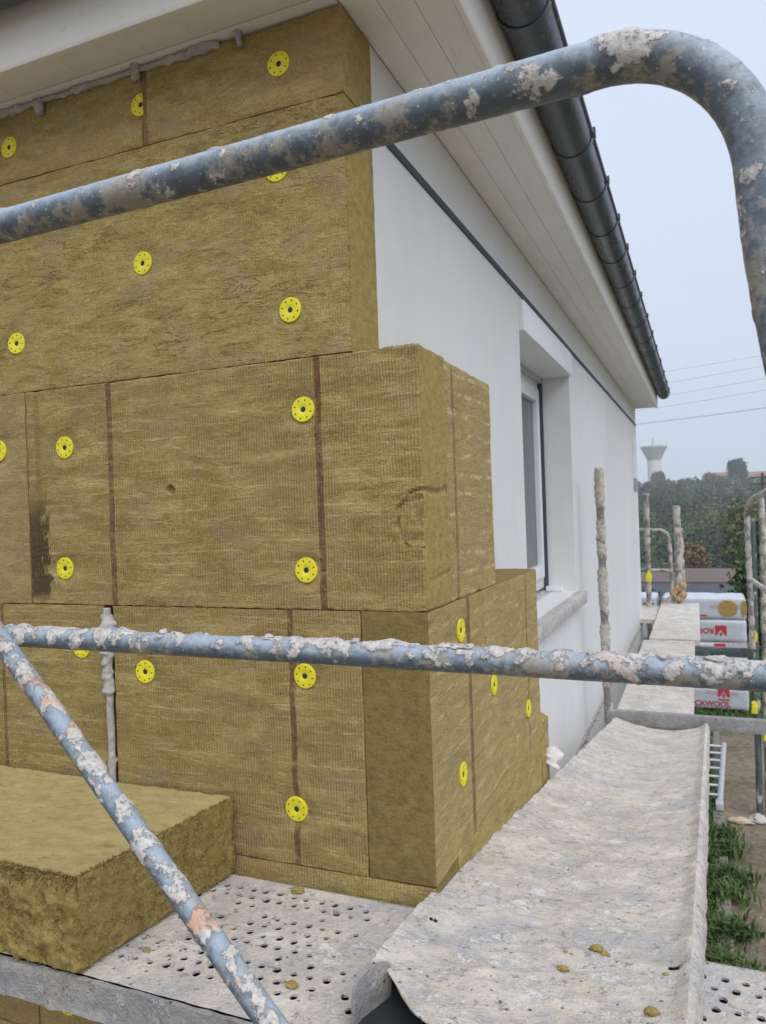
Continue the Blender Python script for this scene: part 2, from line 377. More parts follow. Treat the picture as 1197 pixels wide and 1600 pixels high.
class MB:
    def __init__(s): s.V = []; s.F = []; s.I = []
    def add(s, V, F, i=0):
        b = len(s.V); s.V += [tuple(v) for v in V]; s.F += [tuple(b+k for k in f) for f in F]; s.I += [i]*len(F); return s
    def box(s, lo, hi, i=0):
        x, y, z = lo; X, Y, Z = hi
        return s.add([(x, y, z), (X, y, z), (X, Y, z), (x, Y, z), (x, y, Z), (X, y, Z), (X, Y, Z), (x, Y, Z)],
                     [(3, 2, 1, 0), (4, 5, 6, 7), (0, 1, 5, 4), (1, 2, 6, 5), (2, 3, 7, 6), (3, 0, 4, 7)], i)
    def prism(s, prof, axis, a, b, i=0):
        """closed profile in the plane normal to axis, extruded a..b"""
        def P(u, v, w): return (w, u, v) if axis == 0 else ((u, w, v) if axis == 1 else (u, v, w))
        n = len(prof)
        V = [P(u, v, a) for u, v in prof]+[P(u, v, b) for u, v in prof]
        return s.add(V, [tuple(range(n)), tuple(range(2*n-1, n-1, -1))]+[(k, n+k, n+(k+1) % n, (k+1) % n) for k in range(n)], i)
    def tube(s, pts, r, n=8, i=0, cap=True):
        V, F = tubegeo(pts, [r]*len(pts) if not isinstance(r, (list, tuple)) else r, n, cap); return s.add(V, F, i)
    def build(s, name, mats, parent=None, smooth=None, bevel=0, loc=None):
        me = mesh(name, s.V, s.F, mats, s.I, None)
        bm = bmesh.new(); bm.from_mesh(me); bmesh.ops.recalc_face_normals(bm, faces=bm.faces)
        if bevel:
            bmesh.ops.bevel(bm, geom=[e for e in bm.edges if e.is_manifold and e.calc_face_angle(0) > .5], offset=bevel, segments=2, affect='EDGES', profile=.6)
        bm.to_mesh(me); bm.free()
        if smooth is not None or bevel:
            me.polygons.foreach_set('use_smooth', [True]*len(me.polygons)); me.set_sharp_from_angle(angle=R(smooth or 35))
        return obj(name, me, parent, loc)

def frames(pts):
    P = [Vector(p) for p in pts]; T = []
    for i in range(len(P)):
        T.append((P[min(i+1, len(P)-1)]-P[max(i-1, 0)]).normalized())
    a = T[0].orthogonal().normalized() if abs(T[0].z) > .95 else (UP-T[0]*T[0].z).normalized()
    out = []
    for i, t in enumerate(T):
        a = (a-t*a.dot(t)).normalized(); out.append((P[i], a, t.cross(a)))
    return out
def tubegeo(pts, rad, n, cap=True):
    V = []; F = []; fr = frames(pts)
    for (p, a, b), r in zip(fr, rad):
        V += [p+(a*math.cos(2*math.pi*k/n)+b*math.sin(2*math.pi*k/n))*r for k in range(n)]
    for i in range(len(fr)-1):
        F += [(i*n+k, i*n+(k+1) % n, (i+1)*n+(k+1) % n, (i+1)*n+k) for k in range(n)]
    if cap: F += [tuple(range(n-1, -1, -1)), tuple((len(fr)-1)*n+k for k in range(n))]
    return V, F
def resample(pts, ds):
    P = [Vector(p) for p in pts]; out = [P[0]]
    for a, b in zip(P, P[1:]):
        k = max(1, round((b-a).length/ds)); out += [a.lerp(b, j/k) for j in range(1, k+1)]
    return out
def arc(a, c, b, n=14):
    """smooth corner from a to b with control point c"""
    a, b, c = Vector(a), Vector(b), Vector(c); w = .78
    r = []
    for i in range(n+1):
        t = i/n; A, B, C = (1-t)**2, 2*t*(1-t)*w, t*t; r.append((a*A+c*B+b*C)/(A+B+C))
    return r
def crusttube(name, pts, r, mat, parent=None, ds=.004, n=44, amp=.005, bias=0., upw=.42, fs=13., seed=0, smooth=180, rough=1.):
    pts = resample(pts, ds); V, F = tubegeo(pts, [r]*len(pts), n); C = []
    fr = frames(pts); o = Vector((seed*3.1, seed*1.7, seed*.9)); W2 = []
    for i, v in enumerate(V):
        c0 = fr[min(i//n, len(fr)-1)][0]; nr = (v-c0).normalized()
        m = fbm((v+o)*fs, 4)*.9+fbm((v+o)*4.3, 2)*.35+nr.z*upw+bias
        c = sst(-.12, .55, m)
        lump = max(0., fbm((v+o)*36, 4)+.35)
        lump2 = max(0., nz((v+o)*11)*1.3-.25)*max(0, nr.z)
        dd = c*c*amp*(.25+.9*lump)*rough+c*lump2*amp*1.5+nz(v*90)*.0003+c*nz(v*210)*.0006
        W2.append(v+nr*dd); C.append(c)
    return obj(name, mesh(name, W2, F, mat, smooth=smooth, attrs={'crust': C}), parent)

def gridbox(lo, hi, res, disp, mats, axis_mat, name, parent=None, smooth=40):
    """box surface lattice; axis_mat[axis]->material index; disp(p, lo, hi, edge)->p"""
    lo, hi = Vector(lo), Vector(hi); sz = hi-lo
    if not isinstance(res, (tuple, list)): res = (res,)*3
    n = [max(1, round(sz[k]/res[k])) for k in range(3)]
    idx = {}; V = []; F = []; I = []
    def vid(i):
        if i not in idx:
            idx[i] = len(V)
            e = sum(1 for k in range(3) if i[k] in (0, n[k]))
            p = Vector([lo[k]+sz[k]*i[k]/n[k] for k in range(3)])
            V.append(disp(p, i, n, e))
        return idx[i]
    for ax in range(3):
        u, v = [(1, 2), (2, 0), (0, 1)][ax]
        for side in (0, n[ax]):
            for a in range(n[u]):
                for b in range(n[v]):
                    q = []
                    for da, db in ((0, 0), (1, 0), (1, 1), (0, 1)):
                        i = [0, 0, 0]; i[ax] = side; i[u] = a+da; i[v] = b+db; q.append(vid(tuple(i)))
                    F.append(tuple(q) if side else tuple(reversed(q))); I.append(axis_mat[ax])
    return obj(name, mesh(name, V, F, mats, I, smooth), parent)
def wooldisp(amp=.0012, edge=.0028, extra=None, seed=0):
    def f(p, i, n, e):
        q = p.copy(); s = Vector((seed, seed*2.3, 0))
        d = Vector((nz((p+s)*22), nz((p+s)*22+Vector((9, 0, 0))), nz((p+s)*22+Vector((0, 9, 0)))))*amp
        d += Vector((nz((p+s)*6), nz((p+s)*6+Vector((9, 0, 0))), nz((p+s)*6+Vector((0, 9, 0)))))*amp*1.2
        if e >= 2:
            k = edge*(.45+1.2*abs(fbm((p+s)*30, 3)))
            for a in range(3):
                if i[a] == 0: d[a] += k
                elif i[a] == n[a]: d[a] -= k
        if extra: d += extra(p, i, n, e)
        return q+d
    return f
def fuzz(name, parent, surf, count, ln, mat, seed=1, wid=.0009):
    """loose mineral fibres standing out of a surface; surf() -> (point, normal)"""
    rnd = random.Random(seed); V = []; F = []
    for _ in range(count):
        p, nr = surf(rnd); d = (Vector(nr)*rnd.uniform(.3, 1)+Vector((rnd.uniform(-1, 1), rnd.uniform(-1, 1), rnd.uniform(-1, 1)))*.9).normalized()
        t = d.orthogonal().normalized(); t = Matrix.Rotation(rnd.uniform(0, 6.3), 3, d) @ t
        l = ln*rnd.uniform(.4, 1.3); b = len(V); w = wid*rnd.uniform(.6, 1.8); p = Vector(p)-Vector(nr)*.001
        mid = p+d*l*.55+t*l*.12; V += [p-t*w, p+t*w, mid+t*w*.8, mid-t*w*.8, p+d*l+t*l*.4]; F += [(b, b+1, b+2, b+3), (b+3, b+2, b+4)]
    o = obj(name, mesh(name, V, F, mat), parent); o['kind'] = 'stuff'; return o

# ================================================================== SETTING: terrain
def lerp_table(T, x):
    for (a, ha), (b, hb) in zip(T, T[1:]):
        if x <= b: return ha+(hb-ha)*sst(a, b, x)
    return T[-1][1]
TER = [(-300, GZ), (17, GZ), (45, -8.5), (95, -14.5), (150, -13), (330, -3), (520, 10.), (640, 12), (3000, 16), (6000, 16)]
def ground_h(x, y):
    h = lerp_table(TER, y)
    if y > 60: h += (nz((x*.012, y*.012, 3.3))*2.2)*sst(60, 200, y)
    return h
ys = [-300, -150, -80, -40, -15, -5]+[-2+.5*k for k in range(0, 40)]+[20+2.5*k for k in range(16)]+[60+15*k for k in range(20)]+[380+30*k for k in range(12)]+[800, 900, 1000]
xs = [-600, -450, -350, -260, -180, -90, -40, -20, -8, -3, -1, 0, .15, 1, 2, 3, 5, 8, 14, 25, 40, 60, 90, 140, 220, 350, 480, 600]
V = [(x, y, ground_h(x, y)) for y in ys for x in xs]; nx = len(xs)
F = [(j*nx+i, j*nx+i+1, (j+1)*nx+i+1, (j+1)*nx+i) for j in range(len(ys)-1) for i in range(nx-1)]
tag(obj('ground', mesh('ground', V, F, M['earth'], smooth=180)), kind='structure')

# narrow concrete kerb along the flower strip
kb = MB()
kb.box((0.0, -2, GZ-.05), (.105, 11.2, GZ+.055)); tag(kb.build('kerb', M['concrete'], bevel=.008), kind='structure')

# ================================================================== HOUSE
house = thing('house', 'white plastered house with grey gutters and a white window in the long wall', 'house', (XW-3, 5.9, GZ))
YF = 10.0; XB = -9.2
# long wall with the window opening
wy0, wy1, wz0, wz1 = 3.41, 4.80, -.53, .945
def ringwall(x, y0, y1, z0, z1, hy0, hy1, hz0, hz1):
    o = [(x, y0, z0), (x, y1, z0), (x, y1, z1), (x, y0, z1)]; h = [(x, hy0, hz0), (x, hy1, hz0), (x, hy1, hz1), (x, hy0, hz1)]
    return o+h
mb = MB()
A = ringwall(XW, YW-.0, YF, GZ-.3, ZS, wy0, wy1, wz0, wz1); B = ringwall(XW-.30, YW, YF, GZ-.3, ZS, wy0, wy1, wz0, wz1)
fr4 = [(0, 1, 5, 4), (1, 2, 6, 5), (2, 3, 7, 6), (3, 0, 4, 7)]
mb.add(A+B, fr4+[tuple(k+8 for k in reversed(f)) for f in fr4]+[(4+k, 4+(k+1) % 4, 12+(k+1) % 4, 12+k) for k in range(4)]+[(k, 8+k, 8+(k+1) % 4, (k+1) % 4) for k in range(4)])
mb.build('wall', M['plaster'], house)
MB().box((XB, YW, GZ-.3), (XW-.303, YW+.28, ZS)).build('wall', M['plaster'], house)
MB().box((XB, YF-.28, GZ-.3), (XW-.303, YF-.002, ZS+1.7)).build('wall', M['plaster'], house)
MB().box((XB, YW+.283, GZ-.3), (XB+.28, YF-.283, ZS)).build('wall', M['plaster'], house)
MB().box((XW+.0005, YW+.02, .966), (XW+.006, YF-.002, .990)).build('wall_trim', M['trim_and_shade'], house)
# adhesive bead on the wall base line
crusttube('mortar_bead', [(XW+.004, YW+1.0+k*.35, -1.478+.012*nz((k*.7, 0, 0))) for k in range(21)], .009, simple('bead_grey', (.34, .31, .31), .95, .3, 30), house, ds=.02, n=10, amp=.012, bias=.35, upw=0)
# soffit of the long side: three boards with a groove between
so = [(-.738, -.6598), (-.659, -.5808), (-.580, -.500)]
for a, b in so:
    MB().box((a, YW-.36, ZS+.001), (b, YF+.0, ZS+.02)).build('soffit_board', M['soffit'], house, bevel=.003)
MB().box((-.742, YW-.36, ZS+.005), (-.50, YF, ZS+.03)).build('soffit_backing', M['soffit'], house)
# fascia with rounded lower edge
def fasc(u0): return [(u0, ZS-.004), (u0+.006, ZS-.012), (u0+.018, ZS-.012), (u0+.026, ZS-.002), (u0+.026, ZS+.20), (u0, ZS+.20)]
MB().prism(fasc(-.498), 1, YW-.372, YF+.0).build('fascia', M['soffit'], house, smooth=50)
# soffit and fascia of the gable side
gy = 1.43
for a, b in ((gy+.024, gy+.13), (gy+.134, gy+.24), (gy+.244, YW)):
    MB().box((XB-.2, a, ZS+.003), (-.745, b, ZS+.022)).build('soffit_board', M['soffit'], house, bevel=.003)
MB().box((XB-.2, gy+.02, ZS+.014), (-.745, YW, ZS+.034)).build('soffit_backing', M['soffit'], house)
MB().prism([(gy-.003, ZS-.004), (gy+.004, ZS-.014), (gy+.02, ZS-.014), (gy+.024, ZS-.004), (gy+.024, ZS+.2), (gy-.003, ZS+.2)], 0, XB-.2, -.498).build('fascia', M['soffit'], house, smooth=50)

# gutters: half-round shells with a rolled outer rim
def gutter(name, cu, cz, r, axis, a, b, sgn, parent, joints):
    prof = []
    n = 18
    for k in range(n+1):
        t = math.pi*k/n; prof.append((cu+sgn*(-math.cos(t))*r, cz-math.sin(t)*r))
    for k in range(n, -1, -1):
        t = math.pi*k/n; prof.append((cu+sgn*(-math.cos(t))*(r-.003), cz-math.sin(t)*(r-.003)))
    m = MB().prism(prof, axis, a, b)
    rim = (cu+sgn*r, cz+.004)
    P = (lambda w: (rim[0], w, rim[1])) if axis == 1 else (lambda w: (w, rim[0], rim[1]))
    m.tube([P(a), P(b)], .009, 10)
    g = m.build(name, M['gutter'], parent, smooth=45)
    for j, w in joints:   # sleeves and brackets wrapped round the gutter
        m2 = MB(); rr = r+.0035; pr = []
        for k in range(n+1):
            t = math.pi*k/n; pr.append((cu+sgn*(-math.cos(t))*rr, cz-math.sin(t)*rr))
        for k in range(n, -1, -1):
            t = math.pi*k/n; pr.append((cu+sgn*(-math.cos(t))*(rr-.003), cz-math.sin(t)*(rr-.003)))
        m2.prism(pr, axis, j, j+w)
        q = P(j+w/2); c = Vector(q)+Vector((0, 0, .004))
        m2.box(c-Vector((.014, w*.5+.001, .012)) if axis == 1 else c-Vector((w*.5+.001, .014, .012)), c+Vector((.014, w*.5+.001, .016)) if axis == 1 else c+Vector((w*.5+.001, .014, .016)))
        m2.build('gutter_bracket', M['gutter'], g, smooth=45)
    return g
GR = .070
gcx = -.472+GR+.002; gcz = ZS+.165
gutter('gutter', gcx, gcz, GR, 1, gy-.16, YF+.02, 1, house, [(1.62, .022), (2.02, .03), (2.42, .022), (2.85, .03), (3.3, .022), (3.75, .022), (4.2, .03), (4.7, .022), (5.2, .022), (5.8, .03), (6.4, .022), (7., .022), (7.7, .03), (8.4, .022), (9.1, .022), (9.7, .022)])
gutter('gutter', gy-GR-.006, gcz, GR, 0, XB-.2, gcx, -1, house, [(-5.2, .022), (-4., .022), (-3., .03), (-1.9, .022), (-1.25, .022)])
# hipped roof at the near end, gable at the far end
rx0, rx1 = XB-.3, gcx; ry0, ry1 = gy-.1, YF+.02; rz = gcz+.03; rm = (rx0+rx1)/2; hh = 2.0
mb = MB(); mb.add([(rx1, ry0, rz), (rx1, ry1, rz), (rx0, ry1, rz), (rx0, ry0, rz), (rm, ry0+3.8, rz+hh), (rm, ry1, rz+hh),
                   (rx1, ry0, rz-.03), (rx1, ry1, rz-.03), (rx0, ry1, rz-.03), (rx0, ry0, rz-.03)],
                  [(0, 1, 5, 4), (1, 2, 5), (2, 3, 4, 5), (3, 0, 4), (6, 7, 1, 0), (7, 8, 2, 1), (8, 9, 3, 2), (9, 6, 0, 3), (9, 8, 7, 6)])
mb.build('roof', M['tile'], house)

# window with sub-parts
win = MB(); xr = XW-.195
win.box((xr-.06, wy0+.002, wz0+.02), (xr, wy0+.06, .80)); win.box((xr-.06, wy1-.060, wz0+.02), (xr, wy1-.016, .80))
win.box((xr-.06, wy0+.062, wz0+.02), (xr, wy1-.062, wz0+.085)); win.box((xr-.06, wy0+.062, .735), (xr, wy1-.062, .80))
wo = win.build('window', M['pvc'], house, bevel=.004)
for (a, b) in ((wy0+.066, wy0+.69), (wy0+.70, wy1-.064)):
    s = MB(); z0, z1 = wz0+.09, .73
    s.box((xr-.05, a, z0), (xr+.018, a+.06, z1)); s.box((xr-.05, b-.06, z0), (xr+.018, b, z1)); s.box((xr-.05, a+.062, z0), (xr+.018, b-.062, z0+.08)); s.box((xr-.05, a+.062, z1-.08), (xr+.018, b-.062, z1))
    s.build('sash', M['pvc'], wo, bevel=.006)
    MB().box((xr-.02, a+.063, z0+.082), (xr-.012, b-.063, z1-.082)).build('pane', M['glass'], wo)
MB().box((xr+.0, wy1-.0155, wz0+.005), (xr+.028, wy1-.003, .80)).build('shutter_rail', M['gasket'], wo)
MB().box((xr-.06, wy0+.003, .803), (XW+.022, wy1-.006, .943)).build('shutter_box', M['pvc'], wo, bevel=.004)
MB().box((xr-.03, wy0+.02, .775), (xr+.03, wy1-.02, .802)).build('shutter_slat', simple('shutter_end_slat', (.42, .45, .43), .5, .05), wo)
MB().box((xr+.02, wy1-.06, wz0+.003), (XW-.08, wy1-.001, wz0+.03)).build('reveal_base', M['pvc'], wo)
def silldisp(p, i, n, e):
    d = Vector((nz(p*40), nz(p*40+Vector((5, 0, 0))), nz(p*40+Vector((0, 5, 0)))))*.0016
    if e >= 2:
        for a in range(3): d[a] += (.004 if i[a] == 0 else -.004 if i[a] == n[a] else 0)
    if i[2] == n[2]: d.z -= .02*(p.x-(xr))/.4
    return p+d
gridbox((xr-.02, wy0-.06, wz0-.085), (XW+.055, wy1+.10, wz0+.003), .02, silldisp, [M['sill']], (0, 0, 0), 'sill', house)
# notice fixed near the far corner
nt = thing('wall_notice', 'white paper notice with grey strip on plaster wall near the far house corner', 'notice', (XW, 9.6, .2))
MB().box((XW+.001, 9.36, .30), (XW+.012, 9.86, .74)).build('notice_sheet', M['paper'], nt)
MB().box((XW+.001, 9.40, .15), (XW+.010, 9.84, .293)).build('notice_strip', M['notice_grey'], nt)

# ================================================================== INSULATION
clad = thing('wall_insulation', 'yellow-brown mineral wool boards pinned with yellow discs round the white house corner', 'insulation', (-1.2, 1.68, GZ))
Z = [1.181, .978, .375, -.228, -.845, -1.45, -2.05]
disc_me = None
def disc_mesh():
    rad = [.0070, .0115, .0135, .0205, .0245, .0285, .0302]; zz = [-.0006, .0006, .0012, .0013, .0013, .0014, .0004]; n = 40
    V = []; F = []; I = []
    for r, z in zip(rad, zz): V += [(r*math.cos(2*math.pi*k/n), -z, r*math.sin(2*math.pi*k/n)) for k in range(n)]
    for j in range(len(rad)-1):
        for k in range(n):
            if j == 3 and k % 5 == 2: continue            # the eight slots
            F.append((j*n+k, (j+1)*n+k, (j+1)*n+(k+1) % n, j*n+(k+1) % n)); I.append(0)
    b = len(V)
    V += [(.0302*math.cos(2*math.pi*k/n), .004, .0302*math.sin(2*math.pi*k/n)) for k in range(n)]
    F += [(6*n+k, b+k, b+(k+1) % n, 6*n+(k+1) % n) for k in range(n)]; I += [0]*n
    c = len(V)
    V += [(.0070*math.cos(2*math.pi*k/n), .0008, .0070*math.sin(2*math.pi*k/n)) for k in range(n)]
    F += [(k, k+0, c+k, c+(k+1) % n, (k+1) % n)[1:] for k in range(n)]; I += [0]*n
    F.append(tuple(c+k for k in range(n))); I.append(1)
    d = len(V)
    V += [(.0260*math.cos(2*math.pi*k/n), .0010, .0260*math.sin(2*math.pi*k/n)) for k in range(n)]+[(.012*math.cos(2*math.pi*k/n), .0010, .012*math.sin(2*math.pi*k/n)) for k in range(n)]
    F += [(d+k, d+(k+1) % n, d+n+(k+1) % n, d+n+k) for k in range(n)]; I += [2]*n
    return mesh('fixing_disc', V, F, [M['yellow'], M['plug_and_shade'], M['slot']], I, 30)
disc_me = disc_mesh()
BO = []
def board(lo, hi, axis, mat, cutm=None, res=.011, discs=(), extra=None, seed=0, edge=.0018):
    """axis 1: face looks to -y, axis 0: face looks to +x"""
    am = [1, 1, 1]; am[axis] = 0
    ds = [Vector(d) for d in discs]
    def ex(p, i, n, e):
        d = Vector((0, 0, 0))
        for c in ds:                        # the plate presses a shallow dimple
            q = (p-c).length
            if q < .055: d += (Vector((0, .0068, 0)) if axis == 1 else Vector((-.0068, 0, 0)))*sst(.058, .027, q)
        if extra: d += extra(p, i, n, e)
        return d
    rs = [res]*3; rs[axis] = .02
    o = gridbox(lo, hi, rs, wooldisp(.0012, edge, ex, seed), [mat, cutm or M['cut']], am, 'insulation_board', clad, 50)
    for c in ds:
        q = bpy.data.objects.new('fixing_disc', disc_me); COL.objects.link(q); q.parent = o
        off = Vector((0, .0036, 0)) if axis == 1 else Vector((-.0036, 0, 0))
        q.location = c+off
        q.rotation_euler = (R(random.uniform(-4, 4)), R(random.uniform(0, 45)), R(random.uniform(-4, 4))) if axis == 1 else (0, R(random.uniform(-2, 2)), R(90+random.uniform(-3, 3)))
    return o
TB = YW-.002
# row under the soffit
board((-1.318, Y0, Z[1]), (-.735, TB, Z[0]), 1, wool('wool_top_right', 0, .45, [(-1.308, .016, .7)], lines=.12), discs=[(-.908, Y0, 1.089)], seed=1)
board((-2.52, Y0, Z[1]), (-1.320, TB, Z[0]), 1, wool('wool_top_left', 0, .55), discs=[(-1.326, Y0, 1.091), (-1.801, Y0, 1.083)], seed=2)
# creased row
board((-1.934, Y0, Z[2]), (-.738, TB, Z[1]), 1, wool('wool_creased', 0, .35, crease=1.), discs=[(-1.337, Y0, .676), (-.899, Y0, .494), (-1.797, Y0, .519), (-.924, Y0, .838)], seed=3)
board((-3.13, Y0, Z[2]), (-1.936, TB, Z[1]), 1, wool('wool_creased_end', 0, .4, crease=1.), seed=4, res=.03)
# row that turns the corner first: front board runs through
patch = [Vector(p) for p in ((-.570, 0, .052), (-.606, 0, .043), (-.639, 0, .0), (-.637, 0, -.050), (-.612, 0, -.080), (-.570, 0, -.092))]
def seg(p, a, b):
    ab = b-a; t = max(0, min(1, (p-a).dot(ab)/ab.length_squared)); return (p-(a+ab*t)).length
def patch_dent(p, i, n, e):
    d = Vector((0, 0, 0)); q = Vector((p.x, 0, p.z))
    if i[1] == 0 and p.x > -.68 and -.13 < p.z < .1:
        w = Vector((nz(p*38), 0, nz(p*38+Vector((3, 3, 3)))))*.012
        m = min(seg(q+w, a, b) for a, b in zip(patch, patch[1:]))
        d.y += .011*sst(.006, .001, m)*max(0, .35+1.3*nz(p*28))
        c = Vector((-.59, 0, -.02)); ins = (q-c).length < .055
        if ins: d.y += .001+.003*nz(p*60)
        else: d.y -= .0035*sst(.022, .005, m)*(.6+.8*nz(p*45))
    if i[1] == 0 and (q-Vector((-1.268, 0, .075))).length < .012: d.y += .012
    # seam in the end face
    if i[0] == n[0] and abs(p.z-.046+.008*nz(p*20)) < .006: d.x -= .006
    if i[0] == n[0] and abs(p.z+.165-.1*(p.y-1.6)) < .004 and p.y > 1.62: d.x -= .003
    return d
board((-1.766, Y0, Z[3]), (X0, TB+.015, Z[2]), 1, wool('wool_corner_upper', 0, 1., [(-1.463, .019, .85), (-.831, .018, .92), (-1.725, .022, .28)], stains=[(-1.738, -.205, .085, .125, .85)], lines=.34),
      res=.0050, discs=[(-.873, Y0, .252), (-.879, Y0, -.133), (-1.629, Y0, .209), (-1.642, Y0, -.127)], extra=patch_dent, seed=5)
board((-2.966, Y0, Z[3]), (-1.769, TB, Z[2]), 1, wool('wool_corner_upper_left', 0, 1., warm=.35, lines=.25), discs=[(-1.882, Y0, .215)], seed=6)
board((XW+.002, TB+.018, Z[3]), (X0-.004, 2.218, Z[2]-.004), 0, wool('wool_return_upper', 1, .25, [(1.846, .020, .6)], warm=.30, lines=.8), seed=7)
# row below: the return board runs through, its cut end shows in front
board((XW+.002, Y0+.001, Z[4]), (X0, 2.79, Z[3]), 0, wool('wool_return_lower', 1, .2, [(1.905, .030, .8), (2.60, .020, .7)], warm=.22, lines=.5), cutm=M['cut_dark'], discs=[(X0, 1.853, -.309), (X0, 2.163, -.517), (X0, 2.608, -.699), (X0, 1.834, -.67)], seed=8, edge=.0010)
board((-1.474, Y0, Z[4]), (XW+.001, TB, Z[3]), 1, wool('wool_lower_right', 0, 1., [(-.926, .016, .9)], lines=.34), res=.009, discs=[(-1.374, Y0, -.402), (-.893, Y0, -.388), (-.928, Y0, -.712)], seed=9, edge=.0010)
board((-2.70, Y0, Z[4]), (-1.506, TB, Z[3]), 1, wool('wool_lower_left', 0, 1., [(-1.885, .014, .7)], lines=.34), discs=[(-1.593, Y0, -.345)], seed=10)
# rows below the deck
board((-1.79, Y0-.001, Z[5]), (X0-.001, TB, Z[4]-.001), 1, wool('wool_base_right', 0, .6), cutm=M['cut_dark'], discs=[(-1.685, Y0-.001, -1.352)], seed=11, res=.014)
board((-2.98, Y0, Z[5]), (-1.793, TB, Z[4]), 1, wool('wool_base_left', 0, .6), seed=12, res=.03)
board((XW+.002, TB+.003, Z[5]), (X0-.001, 2.79, Z[4]-.001), 0, wool('wool_return_base', 1, .2), seed=13, res=.02)
board((XW+.002, 2.793, Z[5]+.06), (X0-.003, 2.95, -.80), 0, wool('wool_return_offcut', 1, .1), seed=14, edge=.012)
board((-2.6, Y0, Z[6]), (X0, TB, Z[5]-.003), 1, wool('wool_bottom', 0, .6), seed=15, res=.04)
# adhesive foam squeezed out of a joint, along the soffit and on the return
crusttube('foam_bead', [(-1.490+.004*nz((k*.9, 2, 0)), Y0-.003, Z[3]-.006-k*.045) for k in range(15)], .0095, M['foam'], clad, ds=.004, n=22, amp=.016, bias=.12, upw=0, fs=17)
crusttube('foam_bead', [(-2.4+.07*k, Y0-.004, ZS-.007+.004*nz((k*.8, 4, 1))) for k in range(20)], .0055, M['foam'], clad, ds=.005, n=18, amp=.010, bias=.1, upw=-.1, fs=14, seed=3)
for px, pz, r in ((-1.665, 1.160, .007), (-1.33, 1.172, .009), (-1.01, 1.173, .007)):
    crusttube('foam_lump', [(px, Y0-.008, pz+.018), (px+.003, Y0-.013, pz), (px+.006, Y0-.010, pz-.022)], r*.8, M['foam'], clad, ds=.003, n=16, amp=.008, bias=.5, upw=0, fs=30, seed=px)
crusttube('foam_lump', [(X0+.004, 2.895, -.985), (X0+.016, 2.905, -.96), (X0+.006, 2.915, -.925)], .022, M['white_foam'], clad, ds=.004, n=24, amp=.02, bias=.4, upw=0, fs=24, seed=5)
def edgesurf(a, b, nr, w):
    a, b = Vector(a), Vector(b)
    def f(r):
        p = a.lerp(b, r.random()); return p+Vector((r.uniform(-w, w), r.uniform(-w, w), r.uniform(-.002, .002))), nr
    return f
fuzz('loose_fibre', clad, edgesurf((-.73, Y0+.003, Z[2]-.002), (X0, Y0+.003, Z[2]-.002), (0, -.4, 1), .003), 160, .006, M['cut'], 3)
fuzz('loose_fibre', clad, edgesurf((-.7385, Y0+.005, 1.15), (-.7385, Y0+.005, .4), (.6, -.4, 0), .002), 200, .007, M['cut'], 4)

# loose board lying on the deck, its long edge torn
loose = thing('loose_insulation_board', 'loose thick yellow mineral wool board with torn edge lying flat on perforated deck', 'insulation board', (-1.6, 1.36, -.885))
def tear(p, i, n, e):
    d = Vector((-.055*(1.578-p.y)/.46, 0, 0))
    if i[1] == 0:
        d.y += fbm(p*26, 4)*.011+fbm(p*70, 3)*.005+.010*sst(-.74, -.695, p.z)*(1+fbm(p*18, 3))
        d.z += fbm(p*30+Vector((4, 4, 4)), 3)*.006
    if i[0] == n[0]: d.x += fbm(p*55, 4)*.0035
    if i[2] == n[2]: d.z += fbm(p*7, 3)*.003+fbm(p*60, 3)*.0012
    if e >= 2: d += Vector((nz(p*70), nz(p*70+Vector((3, 0, 0))), nz(p*70+Vector((0, 3, 0)))))*.004
    return d
gridbox((-2.05, 1.118, -.8835), (-1.097, 1.578, -.695), .0055, wooldisp(.0015, .004, tear, 20), [M['wooltop'], M['cut_loose']], (1, 1, 0), 'board', loose, 60)
def sidesurf(r):
    k = r.random()
    if k < .5: return (r.uniform(-1.75, -1.155), 1.118+r.uniform(0, .008), r.uniform(-.88, -.70)), (0, -1, .2)
    y = r.uniform(1.12, 1.578)
    if k < .78: y = r.uniform(1.12, 1.578); return (-1.097-.055*(1.578-y)/.46, y, r.uniform(-.88, -.70)), (1, 0, .2)
    if k < .9: return (r.uniform(-1.75, -1.155), 1.124, -.697), (0, -.5, 1)
    return (-1.1-.055*(1.578-y)/.46, y, -.697), (.5, 0, 1)
fuzz('loose_fibre', loose, lambda r: ((r.uniform(-1.75, -1.16), 1.126, -.700+r.uniform(-.02, .002)), (0, -.8, .7)), 420, .013, M['wooltop'], 18, .0014)
fuzz('loose_fibre', loose, sidesurf, 11000, .0085, M['cut_loose'], 8, .0011)

